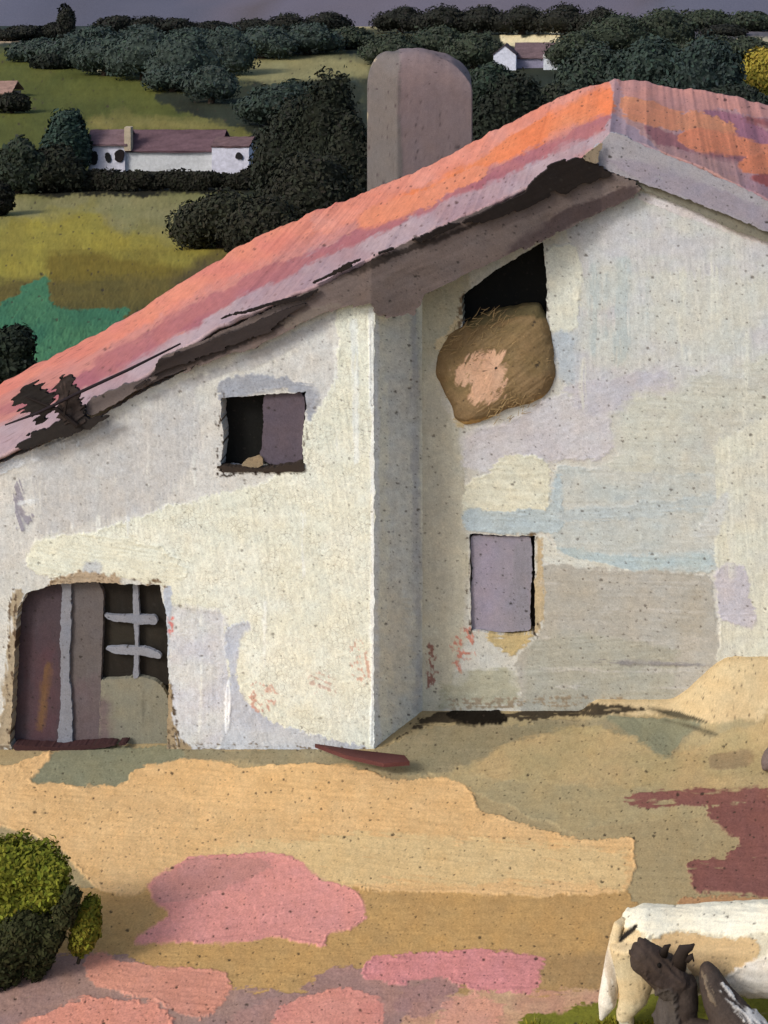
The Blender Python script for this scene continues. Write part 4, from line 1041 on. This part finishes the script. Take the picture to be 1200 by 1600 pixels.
def far_block(parent, x0, x1, y_eave, y_base, Y, deep, wallc, roofc=None, y_ridge=None, gable=False, xr=None, wname='wall', rname='roof', over=.4):
    """A rendered house block; the roof is a real pitched roof over it."""
    s = Y / F
    X0, X1 = (x0 - VX) * s, (x1 - VX) * s
    ze, zb = H - (y_eave - VY) * s, H - (y_base - VY) * s - 1.0
    bm = bmesh.new()
    q = [bm.verts.new(v) for v in ((X0, Y, zb), (X1, Y, zb), (X1, Y, ze), (X0, Y, ze), (X0, Y + deep, zb), (X1, Y + deep, zb), (X1, Y + deep, ze), (X0, Y + deep, ze))]
    for f in ((0, 1, 2, 3), (1, 5, 6, 2), (5, 4, 7, 6), (4, 0, 3, 7), (3, 2, 6, 7)): bm.faces.new([q[k] for k in f])
    zr = None
    if y_ridge is not None:
        yr = Y if gable else Y + deep / 2
        zr = H - (y_ridge - VY) * yr / F
    if gable and zr is not None:
        xm = ((xr if xr else (x0 + x1) / 2) - VX) * s
        a = bm.verts.new((xm, Y, zr)); b = bm.verts.new((xm, Y + deep, zr))
        bm.faces.new((q[3], q[2], a)); bm.faces.new((q[6], q[7], b))
    bmesh.ops.recalc_face_normals(bm, faces=bm.faces[:])
    bmesh.ops.subdivide_edges(bm, edges=bm.edges[:], cuts=5, use_grid_fill=True)
    from_bm(wname, bm, wallc, MAT_FAR, parent, .05, False, KF)
    if zr is None: return
    if gable:
        prof = [((X0 - over, ze - over * .5), (xm, zr + .05)), ((xm, zr + .05), (X1 + over, ze - over * .5))]
        quads = [[(a[0], Y - over, a[1]), (b[0], Y - over, b[1]), (b[0], Y + deep, b[1]), (a[0], Y + deep, a[1])] for a, b in prof]
    else:
        yr = Y + deep / 2
        quads = [[(X0 - over, Y - over, ze - .12), (X1 + over, Y - over, ze - .12), (X1 + over, yr, zr), (X0 - over, yr, zr)],
                 [(X0 - over, yr, zr), (X1 + over, yr, zr), (X1 + over, Y + deep + over, ze), (X0 - over, Y + deep + over, ze)]]
    bm = bmesh.new()
    for qd in quads:
        lo = [bm.verts.new(v) for v in qd]; hi = [bm.verts.new((v[0], v[1], v[2] + .22)) for v in qd]
        bm.faces.new(lo[::-1]); bm.faces.new(hi)
        for k in range(4): bm.faces.new((lo[k], lo[(k + 1) % 4], hi[(k + 1) % 4], hi[k]))
    bmesh.ops.recalc_face_normals(bm, faces=bm.faces[:])
    bmesh.ops.subdivide_edges(bm, edges=bm.edges[:], cuts=7, use_grid_fill=True)
    for v in bm.verts: v.co.z += .12 * (random.random() - .5)
    from_bm(rname, bm, roofc, MAT_FAR, parent, .1, False, KR)


def white_farm():
    Y = y_at(270)

    def house_at(name, px, label):
        X = (px - VX) * Y / F
        return empty(name, (X, Y, float(gz(np.array([X]), np.array([Y]))[0])), label=label, cat='house')
    a = house_at('cottage', 165, 'small white cottage with two dark oval windows left of the long farmhouse')
    far_block(a, 138, 195, 226, 272, Y, 4, (204, 196, 197), (122, 98, 102), 205)
    far_prism('window', [(141, 243), (146, 235), (152, 239), (152, 253), (147, 259), (141, 254)], Y - .12, .2, (42, 40, 38), a)
    far_prism('window', [(163, 242), (168, 237), (174, 246), (173, 255), (166, 254)], Y - .12, .2, (42, 40, 38), a)
    far_prism('door', [(180, 252), (179, 238), (186, 233), (194, 236), (192, 254)], Y - .15, .2, (40, 34, 32), a)
    b = house_at('white_farmhouse', 300, 'long white farmhouse with mauve roof above the black hedge')
    far_block(b, 197, 340, 236, 271, Y + .5, 6, (200, 195, 187), (106, 82, 88), 205)
    far_block(b, 331, 389, 229, 271, Y - 1.6, 5, (206, 198, 200), (114, 90, 92), 216, wname='gable_wall', rname='lean_to_roof', over=.1)
    far_prism('window', [(367, 243), (372, 237), (380, 243), (378, 250), (368, 249)], Y - 1.8, .2, (46, 42, 40), b)
    far_block(b, 194, 204, 199, 224, Y - .3, 1.0, (178, 158, 130), wname='chimney')


white_farm()


def far_house():
    Y = y_at(106)
    X = (820 - VX) * Y / F
    b = empty('hill_house', (X, Y, float(gz(np.array([X]), np.array([Y]))[0])), label='tiny white house with mauve roof on the dark hill above the roof peak', cat='house')
    far_block(b, 806, 872, 91, 100, Y, 6, (138, 130, 142), (112, 92, 96), 68)
    far_block(b, 771, 806, 86, 107, Y - 3, 5, (208, 203, 206), (96, 84, 88), 72, gable=True, wname='gable_wall', rname='gable_roof', xr=789, over=.15)
    far_block(b, 849, 871, 90, 102, Y - 3, 3, (206, 204, 202), (196, 190, 186), 86, wname='porch', rname='porch_roof', over=.1)
    Y = y_at(152); X = (5 - VX) * Y / F
    b = empty('hillside_hut', (X, Y, float(gz(np.array([X]), np.array([Y]))[0])), label='tiny hut with pinkish roof cut by the left edge', cat='hut')
    far_block(b, -30, 16, 146, 156, Y, 5, (140, 122, 108), (156, 124, 114), 128)


far_house()

# ------------------------------------------------------------------ near plants
def near_shrub(name, lobes, D, color, label, n, leafpx, stem, cat='shrub', k=1.0):
    p0 = P(stem[0][0], stem[0][1], D)
    t = empty(name, (p0[0], D, 0), label=label, cat=cat)
    s = D / F
    L = []
    for lx, ly, a, b, dd in lobes:
        p = P(lx, ly, D + dd); L.append((p, (a * s, max(a, b) * s * .7, b * s)))
    crown('foliage', L, color, t, n, leafpx * s, k=k, var=.15, core=.86)
    bm = bmesh.new()
    pts = [P(q[0], q[1], D + q[2]) for q in stem]
    tube_bm(bm, pts, [q[3] * s for q in stem], 9)
    from_bm('stem', bm, (50, 46, 38), MAT_WOOD, t, k=k)
    return t


near_shrub('shrub', [(0, 1356, 66, 48, 0), (76, 1368, 34, 32, -.05), (46, 1352, 52, 34, 0), (66, 1392, 42, 34, -.05), (10, 1420, 60, 44, -.1), (-40, 1390, 70, 76, 0), (52, 1412, 44, 28, 0)], 15.9, (110, 113, 38), 'bright olive green shrub cut by the left edge of the yard', 22000, 2.7, [(60, 1545, 0, 8), (84, 1480, -.2, 8), (108, 1420, -.2, 8), (116, 1395, -.2, 5)])
near_shrub('shrub', [(20, 1470, 50, 34, 0), (-10, 1500, 52, 46, 0), (40, 1450, 44, 26, 0), (80, 1462, 22, 22, -.05), (100, 1430, 18, 20, -.05), (112, 1404, 16, 20, -.05), (64, 1488, 24, 24, -.05), (56, 1510, 16, 20, 0)], 15.62, (52, 54, 32), 'dark green shrub standing for the shadow under the bright olive one', 14000, 2.6, [(10, 1560, 0, 8), (20, 1500, 0, 8), (60, 1465, 0, 5)])  # separate dark foliage, added as the shadow below the olive shrub
near_shrub('sapling', [(134, 1448, 24, 34, 0), (140, 1428, 17, 26, 0), (126, 1474, 18, 18, 0)], 15.75, (116, 114, 40), 'small olive green sapling right of the dark stem', 4200, 2.6, [(122, 1505, 0, 3), (126, 1490, 0, 3), (134, 1440, 0, 2)])


def grass_blades(name, areas, n, hmin, hmax, color, label):
    pts = []
    X = []; Yv = []
    for (x0, x1, y0, y1, w) in areas:
        m = int(n * w)
        X.append(rng.uniform(x0, x1, m)); Yv.append(rng.uniform(y0, y1, m))
    X = np.concatenate(X); Yv = np.concatenate(Yv); n = len(X)
    dens = fbm(X * 1.6, Yv * 1.6, 5)
    keep = dens > .34 + .5 * np.clip(np.hypot((X - .25) / 1.35, (Yv - 14.55) / .42) - .75, 0, 1)
    X, Yv, dens = X[keep], Yv[keep], dens[keep]; n = len(X)
    hgt = rng.uniform(hmin, hmax, n) * (.45 + 1.1 * dens)
    w = rng.uniform(.02, .05, n)
    a = rng.uniform(0, math.pi, n); lean = rng.normal(0, .22, (n, 2)) * hgt[:, None]
    dx, dy = np.cos(a) * w, np.sin(a) * w
    z = gz(X, Yv) - .02
    v = np.stack([np.stack([X - dx, Yv - dy, z], -1), np.stack([X + dx, Yv + dy, z], -1),
                  np.stack([X + dx * .7 + lean[:, 0] * .45, Yv + dy * .7 + lean[:, 1] * .45, z + hgt * .6], -1),
                  np.stack([X + lean[:, 0], Yv + lean[:, 1], z + hgt], -1),
                  np.stack([X - dx * .7 + lean[:, 0] * .45, Yv - dy * .7 + lean[:, 1] * .45, z + hgt * .6], -1)], 1)
    c = lin(color, KE)[None] * (1 + rng.normal(0, .15, n) + .5 * (fbm(X * 2.3, Yv * 2.3, 9) - .5))[:, None]
    c = c * (1 + rng.normal(0, .06, (n, 3)))
    f = np.arange(n * 5).reshape(n, 5)
    o = put(name, v.reshape(-1, 3), f, np.repeat(np.clip(c, .003, .9), 5, 0), MAT_LEAF, None, smooth=False)
    tag(o, label, 'grass', kind='stuff')


grass_blades('grass', [(-1.1, 1.6, 14.2, 14.95, 1)], 40000, .05, .17, (134, 130, 46), 'olive green grass growing around the feet of the animals')

# ------------------------------------------------------------------ animals
def body_mesh(name, tubes, voxel, parent, painter, smooth=8, seg=20):
    """tapered limbs and trunk fused into one continuous skin"""
    bm = bmesh.new()
    for pts, rad in tubes: tube_bm(bm, pts, rad, seg)
    bmesh.ops.recalc_face_normals(bm, faces=bm.faces[:])
    me = bpy.data.meshes.new('tmp'); bm.to_mesh(me); bm.free()
    ob = bpy.data.objects.new('tmp', me); COL.objects.link(ob)
    md = ob.modifiers.new('r', 'REMESH'); md.mode = 'VOXEL'; md.voxel_size = voxel
    ms = ob.modifiers.new('s', 'SMOOTH'); ms.iterations = smooth; ms.factor = .5
    dg = bpy.context.evaluated_depsgraph_get()
    m2 = bpy.data.meshes.new_from_object(ob.evaluated_get(dg))
    bpy.data.objects.remove(ob)
    n = len(m2.vertices); co = np.zeros(n * 3); m2.vertices.foreach_get('co', co); co = co.reshape(-1, 3)
    nr = np.zeros(n * 3); m2.vertex_normals.foreach_get('vector', nr); nr = nr.reshape(-1, 3)
    col, h = painter(co, nr)
    co = co + nr * h[:, None]
    off = np.zeros(3); q = parent
    while q is not None: off += np.array(q.location); q = q.parent
    m2.vertices.foreach_set('co', (co - off).ravel())
    m2.color_attributes.new('paint', 'FLOAT_COLOR', 'POINT')
    rgba = np.ones((n, 4), np.float32); rgba[:, :3] = col
    m2.color_attributes['paint'].data.foreach_set('color', rgba.ravel())
    m2.polygons.foreach_set('use_smooth', np.ones(len(m2.polygons), bool))
    m2.materials.clear(); m2.materials.append(MAT_HIDE)
    m2.name = name
    o = bpy.data.objects.new(name, m2); COL.objects.link(o); o.parent = parent
    return o


KA = 1.0


def cow():
    D = 14.75; s = D / F
    t = empty('cow', ((1120 - VX) * s, D, 0), label='white cow with beige flank standing tail end left at the lower right', cat='cow')
    def W(px, py, d=0.0): return P(px, py, D + d)
    tubes = [
        # trunk: rump to shoulder to neck and head
        ([W(964, 1468), W(976, 1470), W(1000, 1472), W(1050, 1480), W(1120, 1484), W(1200, 1482), W(1270, 1476), W(1310, 1470), W(1330, 1470)],
         [(.10, .12), (.24, .21), (.30, .29), (.31, .33), (.36, .37), (.38, .38), (.35, .33), (.27, .25), (.18, .16)]),
        ([W(1290, 1462), W(1350, 1440), W(1395, 1425)], [(.25, .17), (.19, .13), (.15, .11)]),
        ([W(1385, 1420), W(1420, 1432), W(1470, 1462), W(1488, 1474)], [(.13, .11), (.14, .12), (.09, .08), (.08, .08)]),
    ]
    for dy in (-.17, .17):
        # hind leg: thigh, stifle forward, hock back, shank
        tubes.append(([W(985, 1470, dy), W(995, 1520, dy), W(990, 1560, dy), W(976, 1585, dy), W(984, 1625, dy), (W(984, 1625)[0], D + dy, .04)], [(.20, .15), (.19, .12), (.13, .08), (.075, .06), (.05, .045), (.06, .06)]))
        tubes.append(([W(1265, 1500, dy), W(1268, 1560, dy), W(1266, 1600, dy), W(1266, 1640, dy), (W(1266, 1640)[0], D + dy, .04)], [(.15, .10), (.10, .08), (.075, .06), (.05, .045), (.06, .06)]))
    def painter(co, nr):
        px, py = proj(co[:, 0], co[:, 1], co[:, 2])
        c = Canvas(px, py, (206, 198, 174), KA, var=.04, ang=4)
        c.stroke([(930, 1420), (985, 1430), (1000, 1460), (1025, 1475), (1030, 1600), (930, 1600)], (208, 186, 146), rough=4, ang=80, mixto=(204, 190, 156))
        c.stroke([(1020, 1458), (1060, 1456), (1120, 1464), (1180, 1466), (1190, 1480), (1175, 1505), (1130, 1524), (1060, 1530), (1020, 1500)], (204, 174, 130), rough=4, ang=10, mixto=(198, 170, 126))  # belly shading put into the hide colour as a tan patch
        c.stroke([(970, 1440), (985, 1408), (1040, 1408), (1300, 1400), (1300, 1450), (1180, 1462), (1150, 1466), (1060, 1456), (1020, 1470), (985, 1456)], (236, 229, 205), rough=4, ang=3, dry=.06, lift=2.2)
        c.stroke([(1125, 1525), (1180, 1500), (1230, 1480), (1230, 1580), (1140, 1550)], (226, 218, 204), rough=4, ang=20, lift=1.5)
        c.stroke([(966, 1474), (972, 1462), (988, 1450), (996, 1444), (997, 1452), (984, 1462), (972, 1476)], (34, 30, 27), rough=1.2, ang=-40)
        c.specks(.05, grain=.03)
        return c.col, c.h * .010
    body_mesh('body', tubes, .016, t, painter, smooth=6)
    def tp(co, nr):
        px, py = proj(co[:, 0], co[:, 1], co[:, 2])
        c = Canvas(px, py, (226, 220, 206), KA, var=.08, ang=100)
        c.stroke([(940, 1425), (990, 1425), (975, 1480), (966, 1500), (950, 1492)], (206, 186, 148), rough=3, soft=5)
        c.stroke([(944, 1500), (950, 1480), (956, 1500), (966, 1560), (960, 1580), (952, 1560)], (190, 176, 156), rough=2, dry=.1, ang=88)
        c.specks(.04); return c.col, c.h * .006
    body_mesh('tail', [([W(975, 1440, -.04), W(966, 1446, -.1), W(962, 1464, -.12), W(958, 1492, -.13), W(954, 1530, -.14), W(949, 1565, -.14), W(939, 1594, -.14)], [.04, .045, .05, .065, .085, .09, .015])], .012, t, tp, smooth=3, seg=12)
    for dy in (-.14, .14):
        bm = bmesh.new(); tube_bm(bm, [W(1392, 1412, dy * .6), W(1385, 1408, dy * 1.6), W(1382, 1416, dy * 2.2)], [(.03, .02), (.06, .03), (.01, .01)], 10)
        from_bm('ear', bm, (206, 186, 150), MAT_HIDE, t, smooth=True, k=KA)
        bm = bmesh.new(); tube_bm(bm, [W(1402, 1410, dy * .6), W(1408, 1396, dy * 1.4), W(1416, 1384, dy * 1.5)], [.028, .02, .006], 10)
        from_bm('horn', bm, (120, 108, 92), MAT_HIDE, t, smooth=True, k=KA)


def calf():
    D = 14.2; s = D / F
    t = empty('calf', ((1110 - VX) * s, D - .3, 0), label='dark brown calf nuzzling the flank of the white cow', cat='calf')
    def W(px, py, d=0.0): return P(px, py, D + d)
    tubes = [
        # head raised to the left, neck, chest
        ([W(990, 1490, -.02), W(997, 1493, -.02), W(1012, 1502, -.02), W(1032, 1518), W(1052, 1532), W(1070, 1546)], [(.07, .07), (.125, .10), (.135, .11), (.145, .13), (.16, .14), (.13, .12)]),
        ([W(1070, 1530), W(1064, 1560), W(1056, 1590), W(1058, 1615, .0), W(1080, 1634, -.1)], [(.11, .12), (.165, .14), (.19, .15), (.21, .19), (.22, .21)]),
        # trunk comes back towards the yard's edge
        ([W(1072, 1632, -.1), W(1130, 1648, -.3), W(1190, 1668, -.6), W(1222, 1672, -.75)], [(.21, .2), (.25, .24), (.26, .24), (.17, .16)]),
        # shoulder and back
        ([W(1101, 1506, -.05), W(1108, 1526, -.08), W(1120, 1556, -.12), W(1146, 1600, -.2), W(1180, 1650, -.35)], [(.045, .05), (.10, .12), (.14, .16), (.2, .22), (.26, .26)]),
    ]
    for (lx, d) in ((1050, .1), (1078, -.3), (1190, -.5), (1235, -.75)):
        x = (lx - VX) * s
        tubes.append(([(x, D + d, .62), (x + .01, D + d, .36), (x, D + d, .18), (x, D + d, .03)], [(.11, .1), (.06, .06), (.045, .045), (.05, .05)]))
    def painter(co, nr):
        px, py = proj(co[:, 0], co[:, 1], co[:, 2])
        c = Canvas(px, py, (70, 60, 54), KA, var=.2, ang=50)
        c.stroke([(980, 1470), (1030, 1475), (1080, 1540), (1060, 1556), (1020, 1540)], (60, 50, 46), rough=5, soft=6, ang=45, var=.2, lift=2.5, mixto=(74, 62, 54))
        c.stroke([(1020, 1545), (1056, 1540), (1060, 1620), (1018, 1620)], (78, 71, 66), rough=4, ang=88, var=.18, lift=2.2)
        c.stroke([(1064, 1503), (1086, 1500), (1090, 1518), (1074, 1524)], (204, 180, 138), rough=2, ang=-70)
        c.stroke([(1120, 1540), (1136, 1535), (1160, 1565), (1210, 1590), (1210, 1620), (1160, 1600), (1136, 1575)], (206, 202, 196), rough=4, dry=.56, ang=47, lift=1.6)
        c.stroke([(1090, 1515), (1100, 1512), (1125, 1570), (1115, 1575)], (112, 98, 82), rough=3, dry=.4, ang=65)
        c.specks(.05, grain=.04)
        return c.col, c.h * .011
    body_mesh('body', tubes, .013, t, painter, smooth=5)
    for ex, ey, ed in ((1030, 1508, -.125), (1044, 1514, -.13)):
        bm = bmesh.new(); bmesh.ops.create_uvsphere(bm, u_segments=14, v_segments=8, radius=.022)
        c0 = W(ex, ey, ed)
        for v in bm.verts: v.co.x += c0[0]; v.co.y += c0[1]; v.co.z += c0[2]
        if ex == 1030: from_bm('eye', bm, (20, 16, 14), MAT_HIDE, t, smooth=True, k=KA)
        else: bm.free()
    bm = bmesh.new(); tube_bm(bm, [W(1036, 1492, -.06), W(1041, 1480, -.1), W(1048, 1476, -.1)], [(.045, .03), (.03, .02), (.008, .006)], 10)
    from_bm('ear', bm, (40, 33, 30), MAT_HIDE, t, smooth=True, k=KA)
    bm = bmesh.new(); tube_bm(bm, [W(1064, 1516, -.04), W(1062, 1498, -.08), W(1068, 1484, -.1), W(1080, 1480, -.1), W(1085, 1475, -.1)], [(.05, .03), (.07, .03), (.06, .03), (.03, .02), (.008, .008)], 10)
    tube_bm(bm, [W(1072, 1500, -.08), W(1082, 1494, -.1), W(1084, 1502, -.1)], [(.04, .02), (.03, .02), (.008, .008)], 8)
    from_bm('ear', bm, (48, 40, 36), MAT_HIDE, t, smooth=True, k=KA)


cow(); calf()

# ------------------------------------------------------------------ light, sky and camera
to_sun = np.array([-.66, -.62, .70]); to_sun /= np.linalg.norm(to_sun)
from mathutils import Vector
sun = bpy.data.lights.new('sun', 'SUN'); sun.energy = 1.5; sun.angle = math.radians(14); sun.color = (1.0, .97, .91)
so = bpy.data.objects.new('sun', sun); COL.objects.link(so)
so.rotation_euler = Vector(to_sun).to_track_quat('Z', 'Y').to_euler()
so.location = (-20, -30, 40)
w = bpy.data.worlds.new('World'); scene.world = w; w.use_nodes = True
nt = w.node_tree
sky = nt.nodes.new('ShaderNodeTexSky'); sky.sky_type = 'NISHITA'; sky.sun_disc = False
sky.sun_elevation = math.asin(to_sun[2]); sky.sun_rotation = math.atan2(to_sun[0], to_sun[1])
sky.air_density = 1.0; sky.dust_density = 3.0
nt.links.new(sky.outputs['Color'], nt.nodes['Background'].inputs['Color'])
nt.nodes['Background'].inputs['Strength'].default_value = .12

cam = bpy.data.cameras.new('camera'); co_ = bpy.data.objects.new('camera', cam); COL.objects.link(co_)
co_.location = (0, 0, H); co_.rotation_euler = (math.radians(90), 0, 0)
cam.sensor_fit = 'AUTO'; cam.sensor_width = 36; cam.lens = F * 36 / 1600
cam.shift_x = -400 / 1600; cam.shift_y = -950 / 1600
cam.clip_start = .1; cam.clip_end = 6000
scene.camera = co_
scene.view_settings.view_transform = 'Standard'; scene.view_settings.look = 'None'
scene.view_settings.exposure = 0.34; scene.view_settings.gamma = 1
